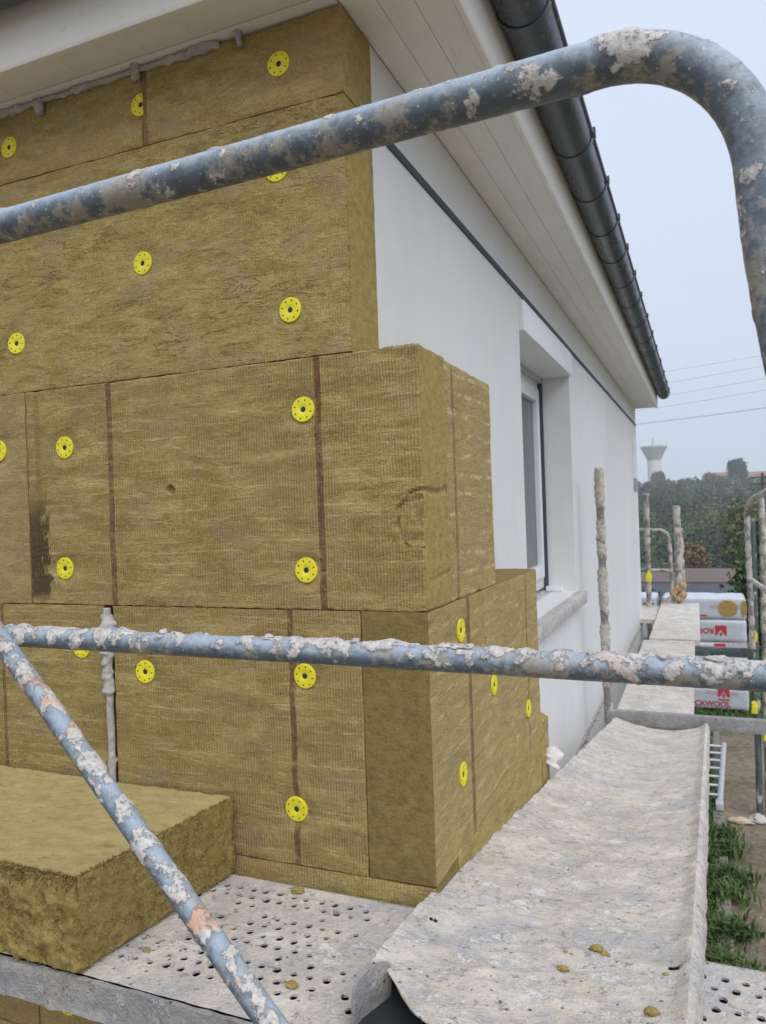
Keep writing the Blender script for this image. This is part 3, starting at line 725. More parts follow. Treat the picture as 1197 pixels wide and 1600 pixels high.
# ================================================================== SCAFFOLD: perforated deck
deck = thing('perforated_deck', 'mortar-spattered perforated steel deck running along the insulated gable wall', 'deck', (-.9, 1.35, -.96))
DZ = -.888; dy0, dy1, dx0, dx1 = 1.128, 1.574, -2.6, .75
def deckz(x, y): return DZ+nz((x*14, y*14, 0))*.0016+nz((x*50, y*50, 2))*.0011+fbm((x*5, y*5, 1), 2)*.0012
px_, py_ = .0365, .0298; rows = int((dy1-dy0)/py_); cols = int((dx1-dx0)/px_)
idx = {}; V = []; F = []; hx = px_/4; hy = (dy1-dy0)/(rows*2)
def dv(i, j):
    if (i, j) not in idx:
        x, y = dx0+i*hx, dy0+j*hy; idx[(i, j)] = len(V); V.append((x, y, deckz(x, y)))
    return idx[(i, j)]
rd = random.Random(5)
for rj in range(rows):
    sh = 2 if rj % 2 else 0
    if sh: F.append((dv(0, rj*2), dv(1, rj*2), dv(2, rj*2), dv(2, rj*2+1), dv(2, rj*2+2), dv(1, rj*2+2), dv(0, rj*2+2), dv(0, rj*2+1)))
    for ci in range(cols-(1 if sh else 0)):
        i0, j0 = ci*4+sh, rj*2
        ring = [dv(i0+k, j0) for k in range(5)]+[dv(i0+4, j0+1)]+[dv(i0+4-k, j0+2) for k in range(5)]+[dv(i0, j0+1)]
        cx, cy = dx0+(i0+2)*hx, dy0+(j0+1)*hy
        clog = fbm((cx*4, cy*4, 5), 3)*1.1+rd.uniform(-.35, .35)
        r = .0089*(1-.5*max(0, clog)) * rd.uniform(.8, 1.05)
        if rj < 2 or rj >= rows-1 or clog > .45 or (rj in (5, 10) and rd.random() < .7) or (-.70 < cx < -.57 and rd.random() < .75) or r < .0028:
            F.append(tuple(ring)); continue
        cx += rd.uniform(-.003, .003); cy += rd.uniform(-.002, .002)
        a0 = len(V); el = rd.uniform(.8, 1.15)
        for lvl in (0, -.0045):
            for q in ring:
                dx, dy = V[q][0]-(dx0+(i0+2)*hx), V[q][1]-(dy0+(j0+1)*hy); an = math.atan2(dy, dx); rr = r*(1+.16*nz((cx*90+math.cos(an)*2, cy*90+math.sin(an)*2, 0)))
                V.append((cx+rr*math.cos(an), cy+rr*math.sin(an)*el, deckz(cx, cy)+lvl))
        for k in range(12):
            k2 = (k+1) % 12
            F.append((ring[k], ring[k2], a0+k2, a0+k)); F.append((a0+k, a0+k2, a0+12+k2, a0+12+k))
    e = (cols-(1 if sh else 0))*4+sh
    if sh: F.append((dv(e, rj*2), dv(e+1, rj*2), dv(e+2, rj*2), dv(e+2, rj*2+1), dv(e+2, rj*2+2), dv(e+1, rj*2+2), dv(e, rj*2+2), dv(e, rj*2+1)))
obj('deck_plate', mesh('deck_plate', V, F, M['deck'], smooth=35), deck)
def lipdisp(p, i, n, e):
    d = Vector((nz(p*30), nz(p*30+Vector((7, 0, 0))), nz(p*30+Vector((0, 7, 0)))))*.002
    if i[1] == 0: d.y -= max(0, fbm(p*17, 4))*.008+.004*sst(-.945, -.96, p.z)
    return p+d
ex1 = dx0+cols*px_
gridbox((dx0, dy0-.010, -.962), (ex1, dy0-.001, DZ-.003), .009, lipdisp, [M['lip']], (0, 0, 0), 'side_rail', deck)
gridbox((dx0, dy1+.001, -.962), (ex1, dy1+.009, DZ-.003), (.1, .01, .02), lambda p, i, n, e: p, [M['lip']], (0, 0, 0), 'side_rail', deck)
MB().box((dx0, dy0+.001, -.955), (ex1, dy1-.001, -.948)).build('hole_shade_sheet', M['trim_and_shade'], deck)  # dark sheet added under the plate so the holes read as shaded

# ------------------------------------------------------------------ sagging ramp plank, crusted with mortar
ramp = thing('crusted_ramp_plank', 'wide sagging plank thick with pale mortar sloping down from the perforated deck along wall', 'plank', (-.3, 1.3, -.88))
YA, YB = 1.143, 4.90; ZA, ZB = -.824, -1.335
NA, NB = 330, 58
def ramp_pt(s, t):
    """s 0..1 along, t 0..1 across"""
    xl = -.588+.050*s; xr_ = -.038+.026*s
    y0 = YA
    if t < .34: y0 = YA+.125*sst(.30, .0, t)
    y = y0+(YB-y0)*s
    x = xl+(xr_-xl)*t
    zz = ZA-.040*(y-YA)/.5 if y < 1.6 else -.866+(ZB+.866)*(y-1.6)/(YB-1.6)
    zz += .008*math.exp(-((y-1.6)/.12)**2)*0
    c = (2*t-1)
    dep = .019+.026*sst(.12, .5, s)+.016*sst(.75, 1., s)
    zz += dep*(abs(c)**2.2-1)+.008
    zz += .020*sst(.13, .0, s)*sst(.62, 1., t)+.004*nz((x*7, y*3, 0))
    zz += .010*sst(.93, .985, t)*sst(1.0, .99, t)
    return Vector((x, y, zz))
V = []; F = []; nrow = NB+1
sv = [(k/NA)**1.55 for k in range(NA+1)]
holes = [((-.536, 1.468), .0075, .0055), ((-.072, 1.455), .007, .016)]
def ripple(p): return fbm((p.x*6, p.y*11, 0), 3)*.006+fbm((p.x*38, p.y*45, 2), 4)*.0028+max(0, fbm((p.x*14, p.y*18, 7), 4))*.007
skirtL, skirtR = 5, 7
W_ = skirtL+nrow+skirtR
for k, s in enumerate(sv):
    e = ramp_pt(s, 0)
    for j in range(skirtL):
        q = e+Vector((-.004+.002*nz((e.y*20, j, 0)), 0, -.05*(skirtL-j)/skirtL)); q += Vector((nz(q*30), 0, nz(q*33)))*.003; V.append(q)
    for j in range(nrow):
        p = ramp_pt(s, j/NB); V.append(p+Vector((0, 0, ripple(p))))
    e = ramp_pt(s, 1); ee = e+Vector((0, 0, ripple(e)))
    for j in range(skirtR):
        f_ = (j+1)/skirtR
        q = ee+Vector((.004*math.sin(f_*3)+.006*f_, 0, -.078*f_)); q += Vector((fbm(q*28, 4)*.007+.002, 0, nz(q*33)*.003)); V.append(q)
for k in range(NA):
    for j in range(W_-1):
        a = k*W_+j
        m = (Vector(V[a])+Vector(V[a+W_+1]))/2
        if skirtL <= j < skirtL+NB and any(abs(m.x-h[0][0]) < h[1] and abs(m.y-h[0][1]) < h[2] for h in holes): continue
        F.append((a, a+1, a+W_+1, a+W_))
po = obj('plank_sheet', mesh('plank_sheet', V, F, M['crust'], smooth=60), ramp)
sm = po.modifiers.new('thickness', 'SOLIDIFY'); sm.thickness = .004; sm.offset = -1
# bent-up ear at the plank end
ear = MB(); c0 = Vector((-.578, 1.168, 0)); c1 = Vector((-.549, 1.262, 0)); nn = 12
prof = []
for k in range(nn+1):
    t = math.pi*k/nn; prof.append((.5-.5*math.cos(t), .055+.026*math.sin(t)**.7))
Vv = [];
for off in (0, 1):
    o_ = Vector((-.006, -.003, 0))*off
    Vv += [c0.lerp(c1, u)+o_+Vector((.004*math.sin(v_*40), 0, DZ+.003+v_)) for u, v_ in prof]+[c1+o_+Vector((0, 0, DZ+.003)), c0+o_+Vector((0, 0, DZ+.003))]
m_ = nn+3
ear.add(Vv, [tuple(range(m_)), tuple(range(2*m_-1, m_-1, -1))]+[(k, (k+1) % m_, m_+(k+1) % m_, m_+k) for k in range(m_)])
ear.build('end_ear', M['lip'], ramp, bevel=.0015)
MB().box((-.572, 1.130, DZ+.005), (-.06, 1.50, DZ+.009)).build('hollow_shade_sheet', M['plug_and_shade'], ramp)  # added near-black sheet standing for the shade inside the plank end
MB().box((-.545, 1.300, DZ+.011), (-.06, 1.306, DZ+.036)).build('hollow_shade_backing', M['trim_and_shade'], ramp)  # dark bar added as backing, deepening the shade in the hollow

# level planks beyond, on the frames three metres apart
def plank_far(name, label, xa, xb, y0, y1, z, seed):
    t = thing(name, label, 'plank', ((xa+xb)/2, (y0+y1)/2, z-.05))
    def dsp(p, i, n, e):
        d = Vector((nz(p*9+Vector((seed, 0, 0))), 0, nz(p*9)))*.004+Vector((0, 0, nz(p*32)*.004))
        d.x += (-.02*(p.y-y0)/(y1-y0))
        if e >= 2: d.y += nz(p*25)*.008
        return p+d
    gridbox((xa, y0, z-.045), (xb, y1, z), (.02, .025, .022), dsp, [M['far_plank']], (0, 0, 0), 'plank_board', t); return t
plank_far('scaffold_plank', 'pale mortar-dusted plank level with wall base, just past the sagging plank', -.565, -.09, 5.02, 8.02, -1.375, 1)
plank_far('scaffold_plank', 'pale clean plank beyond the mortar-dusted one, ending at the far hoop guardrail', -.535, -.06, 8.06, 10.95, -1.365, 4)
cp = plank_far('cross_plank', 'short cream plank lying crosswise by the wall at the far guardrail', -.80, -.56, 9.6, 10.9, -1.40, 6)

# ------------------------------------------------------------------ guardrail in the foreground
gr = thing('guardrail_frame', 'blue-grey painted tubular guardrail with bent hoop, caked in pale mortar, beside the deck', 'guardrail', (-.6, 1.0, -.95))
top = [(-1.75, .862, .462), (-1.04, .845, .4545), (-.49, .822, .4510), (-.17, .803, .4475)]+arc((-.085, .798, .4465), (.055, .790, .452), (.060, .786, .300), 16)+[(.066, .788, .225), (.079, .79, .13), (.105, .82, 0), (.16, .93, -.4), (.24, 1.07, -.955)]
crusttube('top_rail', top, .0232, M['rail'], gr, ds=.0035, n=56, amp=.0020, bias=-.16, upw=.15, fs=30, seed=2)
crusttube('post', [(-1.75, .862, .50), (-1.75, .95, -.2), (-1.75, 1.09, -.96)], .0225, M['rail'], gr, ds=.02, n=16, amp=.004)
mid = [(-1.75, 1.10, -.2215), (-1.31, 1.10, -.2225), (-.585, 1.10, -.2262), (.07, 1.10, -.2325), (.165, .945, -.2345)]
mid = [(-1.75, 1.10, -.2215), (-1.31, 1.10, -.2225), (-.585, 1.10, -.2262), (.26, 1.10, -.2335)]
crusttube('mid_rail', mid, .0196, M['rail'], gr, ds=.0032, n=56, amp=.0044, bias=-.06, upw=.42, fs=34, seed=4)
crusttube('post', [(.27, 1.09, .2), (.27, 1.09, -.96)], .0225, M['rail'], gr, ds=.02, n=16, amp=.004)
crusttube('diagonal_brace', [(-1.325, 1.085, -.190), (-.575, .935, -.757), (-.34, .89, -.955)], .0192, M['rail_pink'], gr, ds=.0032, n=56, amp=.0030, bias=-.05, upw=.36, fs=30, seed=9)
# crust lumps dropped on the rail
def lump(name, c, rx, ry, rz, mat, parent, seed, n=12):
    V = []; F = []
    for a in range(n+1):
        th = math.pi*a/n
        for b in range(2*n):
            ph = math.pi*b/n; d = Vector((math.sin(th)*math.cos(ph), math.sin(th)*math.sin(ph), math.cos(th)))
            k = 1+.45*fbm(d*1.7+Vector((seed, seed, 0)), 4)+.15*nz(d*7+Vector((seed, 0, 0)))
            V.append(Vector(c)+Vector((d.x*rx, d.y*ry, d.z*rz))*k)
    for a in range(n):
        for b in range(2*n): F.append((a*2*n+b, a*2*n+(b+1) % (2*n), (a+1)*2*n+(b+1) % (2*n), (a+1)*2*n+b))
    me = mesh(name, V, F, mat, smooth=70); bm = bmesh.new(); bm.from_mesh(me); bmesh.ops.remove_doubles(bm, verts=bm.verts, dist=1e-6); bmesh.ops.recalc_face_normals(bm, faces=bm.faces); bm.to_mesh(me); bm.free()
    return obj(name, me, parent)
M['crumb'] = simple('mortar_crumb', (.50, .465, .44), .95, .25, 60, .004, 120)
for x, rx in ((-.352, .019), (-.33, .009), (-.37, .008), (-.15, .007), (-.055, .012), (.012, .014), (-.52, .006), (-.68, .008), (-.90, .006)):
    lump('mortar_lump', (x, 1.098, -.2075-(x+.35)*.009), rx, .009, .005, M['crumb'], gr, x*9)
for s_ in (.28, .305, .33, .47, .53, .62):
    p = Vector((-1.325, 1.085, -.190)).lerp(Vector((-.575, .935, -.757)), s_*1.25); lump('mortar_lump', p+Vector((.010, -.007, .009)), .007, .006, .006, M['crumb'], gr, s_*31)

# ------------------------------------------------------------------ scaffold frames along the long wall
def post_geo(x, y, z0, z1, dx=0, dy=0): return [(x+dx*(k/8-1), y+dy*(k/8-1), z0+(z1-z0)*k/8) for k in range(9)]
f1 = thing('scaffold', 'scaffold frame with mortar-caked wall post and grey beam under the sagging plank end', 'scaffold', (-.15, 4.96, GZ))
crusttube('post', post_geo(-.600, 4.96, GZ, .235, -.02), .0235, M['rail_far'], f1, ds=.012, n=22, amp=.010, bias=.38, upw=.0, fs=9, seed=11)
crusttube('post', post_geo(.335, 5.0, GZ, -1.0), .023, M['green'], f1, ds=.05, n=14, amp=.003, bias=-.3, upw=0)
MB().box((-.60, 4.935, -1.382), (.72, 4.985, -1.300-.0)).build('cross_beam', M['galv'], f1, bevel=.004)
f2 = thing('scaffold', 'green-grey scaffold frame with yellow couplers in front of wrapped insulation packs', 'scaffold', (0, 8.04, GZ))
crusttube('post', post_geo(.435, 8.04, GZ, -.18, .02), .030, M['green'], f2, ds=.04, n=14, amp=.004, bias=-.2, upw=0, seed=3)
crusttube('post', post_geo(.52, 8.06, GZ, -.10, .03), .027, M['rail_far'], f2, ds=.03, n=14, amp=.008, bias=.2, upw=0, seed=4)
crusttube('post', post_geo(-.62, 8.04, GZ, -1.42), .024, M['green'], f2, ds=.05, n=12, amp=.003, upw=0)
MB().box((-.62, 8.02, -1.515), (.44, 8.065, -1.425)).build('cross_beam', M['green'], f2, bevel=.004)
for (x, y, z) in ((.395, 8.0, -1.98), (.49, 8.03, -2.24), (.41, 8.0, -1.30)):
    MB().prism([(x-.028, z-.05), (x+.028, z-.05), (x+.032, z+.02), (x+.012, z+.06), (x-.02, z+.05)], 1, y-.06, y+.02).build('coupler', M['yellow'], f2, bevel=.006)
h2 = thing('hoop_guardrail', 'mortar-grey hoop guardrail rising from the green-grey posts beside the path', 'guardrail', (.42, 7.4, -1.4))
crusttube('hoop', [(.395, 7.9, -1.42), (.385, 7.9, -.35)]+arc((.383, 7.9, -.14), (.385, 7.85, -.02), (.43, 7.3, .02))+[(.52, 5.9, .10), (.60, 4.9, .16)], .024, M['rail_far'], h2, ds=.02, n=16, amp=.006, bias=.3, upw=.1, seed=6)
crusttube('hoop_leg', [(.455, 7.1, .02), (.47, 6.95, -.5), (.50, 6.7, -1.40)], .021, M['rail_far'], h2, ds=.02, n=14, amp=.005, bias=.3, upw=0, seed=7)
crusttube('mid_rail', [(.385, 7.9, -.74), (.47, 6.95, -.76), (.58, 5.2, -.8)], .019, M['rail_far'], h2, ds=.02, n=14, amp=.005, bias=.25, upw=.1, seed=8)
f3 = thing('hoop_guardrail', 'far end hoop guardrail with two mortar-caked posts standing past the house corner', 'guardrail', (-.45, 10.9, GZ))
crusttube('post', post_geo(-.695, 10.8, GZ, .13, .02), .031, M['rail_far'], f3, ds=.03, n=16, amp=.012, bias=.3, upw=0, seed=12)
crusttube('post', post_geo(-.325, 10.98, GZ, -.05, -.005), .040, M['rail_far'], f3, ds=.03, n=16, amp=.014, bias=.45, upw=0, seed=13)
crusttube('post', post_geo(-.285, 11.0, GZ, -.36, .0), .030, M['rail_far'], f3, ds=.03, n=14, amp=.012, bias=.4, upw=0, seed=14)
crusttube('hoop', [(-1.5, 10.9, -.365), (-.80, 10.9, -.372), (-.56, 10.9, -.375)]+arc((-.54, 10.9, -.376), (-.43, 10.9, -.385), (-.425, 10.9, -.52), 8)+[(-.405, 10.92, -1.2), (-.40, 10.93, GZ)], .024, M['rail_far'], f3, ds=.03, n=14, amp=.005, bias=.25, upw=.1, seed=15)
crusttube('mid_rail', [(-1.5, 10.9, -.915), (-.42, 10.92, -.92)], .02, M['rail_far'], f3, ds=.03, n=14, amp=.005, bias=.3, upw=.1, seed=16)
MB().prism([(-.735, -1.06), (-.665, -1.06), (-.655, -.98), (-.69, -.90), (-.73, -.96)], 1, 10.74, 10.82).build('coupler', M['yellow'], f3, bevel=.008)
MB().box((-.70, 10.88, -1.50), (-.33, 10.93, -1.412)).build('cross_beam', M['green'], f3, bevel=.004)
rag = thing('tied_rag', 'tan rag and stick tied to the mortar-caked post at the far guardrail', 'rag', (-.33, 10.9, -1.3))
for k in range(5):
    lump('rag_fold', (-.33+.06*math.sin(k*2.1), 10.90, -1.24+.045*k-.06), .055, .035, .05, M['rope'], rag, 40+k, 9)
crusttube('stick', [(-.36, 10.88, -1.22), (-.46, 10.86, -1.29), (-.56, 10.84, -1.37)], .014, M['rope'], rag, ds=.02, n=10, amp=.004)

# ================================================================== PACKS OF WRAPPED INSULATION
def text_mesh(s, size, mat):
    cu = bpy.data.curves.new('lettering', 'FONT'); cu.body = s; cu.size = size; cu.align_x = 'LEFT'; cu.extrude = .0006; cu.offset = size*.022
    to = bpy.data.objects.new('lettering_source', cu); COL.objects.link(to)
    bpy.context.view_layer.update()
    me = bpy.data.meshes.new_from_object(to.evaluated_get(bpy.context.evaluated_depsgraph_get())); bpy.data.objects.remove(to); bpy.data.curves.remove(cu)
    me.materials.clear(); me.materials.append(mat); return me
word = text_mesh('ROCKWOOL', .105, M['red']); word_s = text_mesh('ROCKWOOL', .07, M['pinkprint'])
def emblem_mesh():
    s = .075; m = MB(); d = .0012
    # red square with a white opened-V notch
    q = [(-s, -s), (s, -s), (s, s), (.052, s*.62), (.030, .030), (0, -.012), (-.030, .030), (-.052, s*.62), (-s, s)]
    def tri(P): m.prism(P, 1, -d, d)
    tri([(-s, -s), (s, -s), (s, -.030), (0, -.055), (-s, -.030)]); tri([(-s, -.0302), (-.0002, -.0552), (-.0002, -.02), (-.045, .05), (-s, .075)]); tri([(s, -.0302), (s, .075), (.045, .05), (.0002, -.02), (.0002, -.0552)])
    tri([(-.022, .052), (0, .02), (.022, .052), (0, .075)])
    me = mesh('emblem', m.V, m.F, M['red']); bm = bmesh.new(); bm.from_mesh(me); bmesh.ops.recalc_face_normals(bm, faces=bm.faces); bm.to_mesh(me); bm.free(); return me
emb = emblem_mesh()
bar_me = MB().box((-.075, -.001, -.010), (.075, .001, .010)); 
bar_me = mesh('print_bar', bar_me.V, bar_me.F, M['red'])
PH = .326; PY = 11.9
def pack(x0, x1, k, label, group=None, prints=()):
    z0 = GZ+.03+k*PH
    t = thing('insulation_pack', label, 'pack', ((x0+x1)/2, PY+.3, z0), group)
    def dsp(p, i, n, e):
        c = Vector(((x0+x1)/2, PY+.3, z0+PH/2)); d = Vector((nz(p*6), nz(p*6+Vector((4, 0, 0))), nz(p*6+Vector((0, 4, 0)))))*.010
        d += Vector((nz(p*24), nz(p*24+Vector((4, 0, 0))), nz(p*24+Vector((0, 4, 0)))))*.003
        if i[1] == 0: d = Vector((d.x*.3, d.y*.25, d.z*.3))
        if e == 2: d += (c-p)*.0; 
        if e >= 2:
            for a in range(3): d[a] += (.012 if i[a] == 0 else -.012 if i[a] == n[a] else 0)
        return p+d
    gridbox((x0+.008, PY, z0+.002), (x1-.008, PY+.62, z0+PH-.002), .035, dsp, [M['film']], (0, 0, 0), 'wrapping', t)
    for (me, nm, x, z, flip) in prints:
        o = obj(nm, me, t, (x, PY-.006, z0+z)); o.rotation_euler = (R(90), 0, 0) if nm == 'lettering' else (0, 0, 0)
        if flip: o.rotation_euler = (R(90), R(180), 0) if nm == 'lettering' else (0, R(180), 0)
    return t
xa, xb = -.60, .535
pack(xa, xb, 4, 'torn white film pack with bare yellow wool showing, topmost of its stack', prints=[(word_s, 'lettering', .06, .17, False), (bar_me, 'print_bar', -.06, .06, False)])
pack(xa, xb, 3, 'white film pack with upside-down red emblem, directly under the torn pack', prints=[(word, 'lettering', .10, .20, True), (emb, 'emblem', .19, .17, True)])
pack(xa, xb, 2, 'white film pack with red emblem, middle one of the five-pack stack', prints=[(word, 'lettering', .08, .27, True), (emb, 'emblem', .17, .235, True), (word_s, 'lettering', .18, .285, False)])
pack(xa, xb, 1, 'white film pack second from the grass in the stack with red emblems', prints=[(word, 'lettering', .10, .10, True), (emb, 'emblem', .19, .07, True), (word_s, 'lettering', -.2, .2, False)])
pack(xa, xb, 0, 'white film pack printed with large red letters, lowest of its stack on the grass', prints=[(word, 'lettering', -.34, .055, False), (emb, 'emblem', .20, .26, True), (bar_me, 'print_bar', .20, .155, False), (word_s, 'lettering', -.02, .23, False)])
for k in range(5):
    pack(-1.80, -.66, k, 'white film-wrapped insulation pack in the stack half hidden behind the house corner', 'half hidden packs', prints=[(bar_me, 'print_bar', -.78, .22, False)] if k == 4 else ())
# bare wool seen through the torn film
z0 = GZ+.03+4*PH
torn = [o for o in bpy.data.objects if o.get('label', '').startswith('torn white')][0]
def blob(cx, cz, rx, rz, y, n=26):
    V = [(cx, y, cz)]+[(cx+rx*(1+.12*nz((k*.6, cx, 0)))*abs(math.cos(2*math.pi*k/n))**.8*math.copysign(1, math.cos(2*math.pi*k/n)), y, cz+rz*(1+.12*nz((k*.6, 5, cx)))*abs(math.sin(2*math.pi*k/n))**.8*math.copysign(1, math.sin(2*math.pi*k/n))) for k in range(n)]
    return V, [(0, k+1, (k+1) % n+1) for k in range(n)]
M['bare'] = simple('bare_wool', (.36, .24, .075), .97, .25, 25, .01, 60)
for cx, rx in ((.29, .125), (.50, .04)):
    mbb = MB(); Vb, Fb = blob(cx, z0+.165, rx, .115, PY-.007); Vc = [(x, y+.02, z) for x, y, z in Vb]; n = len(Vb)-1
    mbb.add(Vb+Vc, Fb+[tuple(n+1+i for i in reversed(f)) for f in Fb]+[(1+k, 1+(k+1) % n, n+2+(k+1) % n, n+2+k) for k in range(n)])
    mbb.build('bare_wool_patch', M['bare'], torn)

# ================================================================== THINGS ON THE GROUND
lad = thing('ladder', 'aluminium ladder lying flat across the weed strip and kerb', 'ladder', (-.05, 9, GZ+.05))
zl = GZ+.10
MB().tube([(.065, 8.0, zl), (.150, 10.0, zl)], .030, 8).build('rail', M['alu'], lad, smooth=50)
MB().tube([(-.335, 8.02, zl), (-.25, 10.0, zl)], .030, 8).build('rail', M['alu'], lad, smooth=50)
for k in range(7):
    y = 8.25+k*.275; dx = .085*(y-8)/2
    MB().tube([(-.33+dx, y, zl), (.065+dx, y, zl)], .017, 8).build('rung', M['alu'], lad, smooth=50)
for x, s in ((.063, 1), (-.337, 1)): MB().box((x-.035, 7.93, zl-.035), (x+.035, 8.04, zl+.035)).build('foot', M['gasket'] if x < 0 else M['alu'], lad, bevel=.008)
def slab(name, label, c, rx, ry, rz, seed, mat):
    o = lump(name, (c[0], c[1], c[2]), rx, ry, rz, mat, None, seed, 10); tag(o, label, 'rubble'); return o
slab('plaster_chunk', 'cream flat plaster chunk lying on the bare earth beside the kerb', (.235, 7.85, GZ+.02), .10, .06, .030, 3, M['rubble'])
slab('plaster_chunk', 'whitish broken plaster chunk near the path post on the earth', (.40, 7.95, GZ+.02), .08, .09, .040, 8, M['crumb'])

# weeds in the strip between wall and kerb, spilling over it
def blades(name, label, n, fx, mat, seed, wid, ln):
    r = random.Random(seed); V = []; F = []
    for _ in range(n):
        x, y, z, l = fx(r); a = r.uniform(0, 6.28); lean = r.uniform(.15, .9); d = Vector((math.cos(a), math.sin(a), 0)); t = Vector((-d.y, d.x, 0))
        p = Vector((x, y, z)); L = ln*l*r.uniform(.5, 1.3); w = wid*r.uniform(.6, 1.4); b = len(V)
        m1 = p+UP*L*.55+d*L*lean*.35; m2 = p+UP*L*.85*(1.1-lean*.5)+d*L*lean
        V += [p-t*w*.6, p+t*w*.6, m1+t*w, m1-t*w, m2]; F += [(b, b+1, b+2, b+3), (b+3, b+2, b+4)]
    o = obj(name, mesh(name, V, F, mat)); tag(o, label, 'grass', None, 'stuff'); return o
def strip(r):
    y = r.uniform(2.5, 11.6); e = .02+.10*max(0, nz((y*1.7, 0, 0))+.25)*(1.4 if y < 7.5 else .3)
    x = r.uniform(-.7, e); return x, y, GZ, 1.+.8*max(0, nz((x*4, y*3, 1)))
blades('weeds', 'green weeds and grass growing in the strip between wall and kerb', 14000, strip, M['grass'], 4, .007, .12)
def weed(r):
    c = r.choice([(.07, 4.9), (.06, 5.3), (.10, 5.75), (.08, 6.3), (.13, 6.6), (.10, 7.1), (.06, 7.4), (.16, 5.15)]); a, q = r.uniform(0, 6.28), abs(r.gauss(0, .09))
    return c[0]+q*math.cos(a), c[1]+q*math.sin(a), GZ+.02, .9
blades('weeds', 'broad-leaved green weeds spilling over the concrete kerb', 2600, weed, M['grass'], 9, .0095, .13)
blades('grass', 'short green lawn around the stacked insulation packs', 9000, lambda r: (r.uniform(-1.5, 3.), r.uniform(10.9, 15), GZ, 1.), M['grass'], 6, .009, .10)
# small stones on the earth
r = random.Random(12); m = MB()
for _ in range(900):
    x, y = r.uniform(.12, 1.6), r.uniform(3, 11); s = r.uniform(.006, .02); a = r.random()*6
    V8 = [Vector((math.cos(a+k*1.57)*s*r.uniform(.7, 1.2), math.sin(a+k*1.57)*s*r.uniform(.7, 1.2), 0))+Vector((x, y, GZ+.002)) for k in range(4)]+[Vector((x, y, GZ+s*.8))]
    m.add(V8, [(0, 1, 4), (1, 2, 4), (2, 3, 4), (3, 0, 4)])
g = m.build('gravel', simple('gravel_stone', (.27, .24, .20), .95, .35, 3)); tag(g, 'small pale stones scattered over the brown earth path', 'gravel', None, 'stuff')

# wool crumbs on the plank and deck
def on_ramp(x, y):
    best = min(((ramp_pt(s, t), s, t) for s in [k/200*.4 for k in range(200)] for t in [j/30 for j in range(31)]), key=lambda q: (q[0].x-x)**2+(q[0].y-y)**2)
    return best[0].z+ripple(best[0])
for x, y, s in ((-.215, 1.50, .014), (-.198, 1.485, .009), (-.262, 1.40, .011), (-.10, 1.28, .012), (-.135, 1.22, .010), (-.27, 1.47, .005), (-.085, 1.42, .006)):
    s *= .72; z = on_ramp(x, y); o = lump('wool_crumb', (x, y, z+s*.35), s*1.3, s, s*.6, M['cut'], None, x*70, 9); tag(o, 'small yellow wool crumb lying on the sagging mortar-crusted plank', 'crumb', 'wool crumbs on the plank')
for x, y, s in ((-.905, 1.550, .012), (-1.085, 1.235, .007), (-.74, 1.235, .009)):
    o = lump('wool_crumb', (x, y, deckz(x, y)+s*.3), s*1.4, s, s*.55, M['cut'], None, x*55, 9); tag(o, 'small yellow wool crumb lying on the perforated deck', 'crumb', 'wool crumbs on the deck')

# ================================================================== BACKGROUND: valley, wood, houses, tower, wires
def leaves(V, F, c, rad, n, size, r, lump=.35, flat=.0):
    c = Vector(c)
    for _ in range(n):
        d = Vector((r.gauss(0, 1), r.gauss(0, 1), r.gauss(0, 1))).normalized()
        k = (1+lump*nz(d*2.3+c*.37)+lump*.6*nz(d*5+c*.2))*r.uniform(.55, 1.)**.6
        p = c+Vector((d.x*rad[0], d.y*rad[1], d.z*rad[2]))*k
        a = Vector((r.gauss(0, 1), r.gauss(0, 1), r.gauss(0, 1)))
        a = (a+d*.8).normalized(); t = a.orthogonal().normalized(); t = Matrix.Rotation(r.uniform(0, 6.3), 3, a) @ t; u = a.cross(t); s = size*r.uniform(.6, 1.4)
        b = len(V); V += [p-t*s, p+u*s*.7, p+t*s, p-u*s*.7]; F.append((b, b+1, b+2, b+3))
def tree(name, label, x, y, h, rad, mat, n, size, seed, zoff=0, group=None, cat='tree', squash=1.):
    z = ground_h(x, y)+zoff; t = thing(name, label, cat, (x, y, z), group); r = random.Random(seed)
    m = MB(); m.tube([(x, y, z-.2), (x+rad*.03, y, z+h*.35), (x, y, z+h*.8)], [h*.035, h*.025, h*.008], 7)
    for k in range(5):
        a = k*1.26+seed; m.tube([(x, y, z+h*(.3+.08*k)), (x+math.cos(a)*rad*.6, y+math.sin(a)*rad*.6, z+h*(.5+.07*k))], [h*.014, h*.004], 5)
    m.build('trunk', M['bark'], t)
    V = []; F = []
    leaves(V, F, (x, y, z+h*.58), (rad, rad, h*.42*squash), n, size, r)
    for k in range(6):
        a = r.uniform(0, 6.3); leaves(V, F, (x+math.cos(a)*rad*.55, y+math.sin(a)*rad*.55, z+h*r.uniform(.35, .85)), (rad*.5, rad*.5, h*.18), n//8, size, r)
    obj('crown', mesh('crown', V, F, mat), t); return t
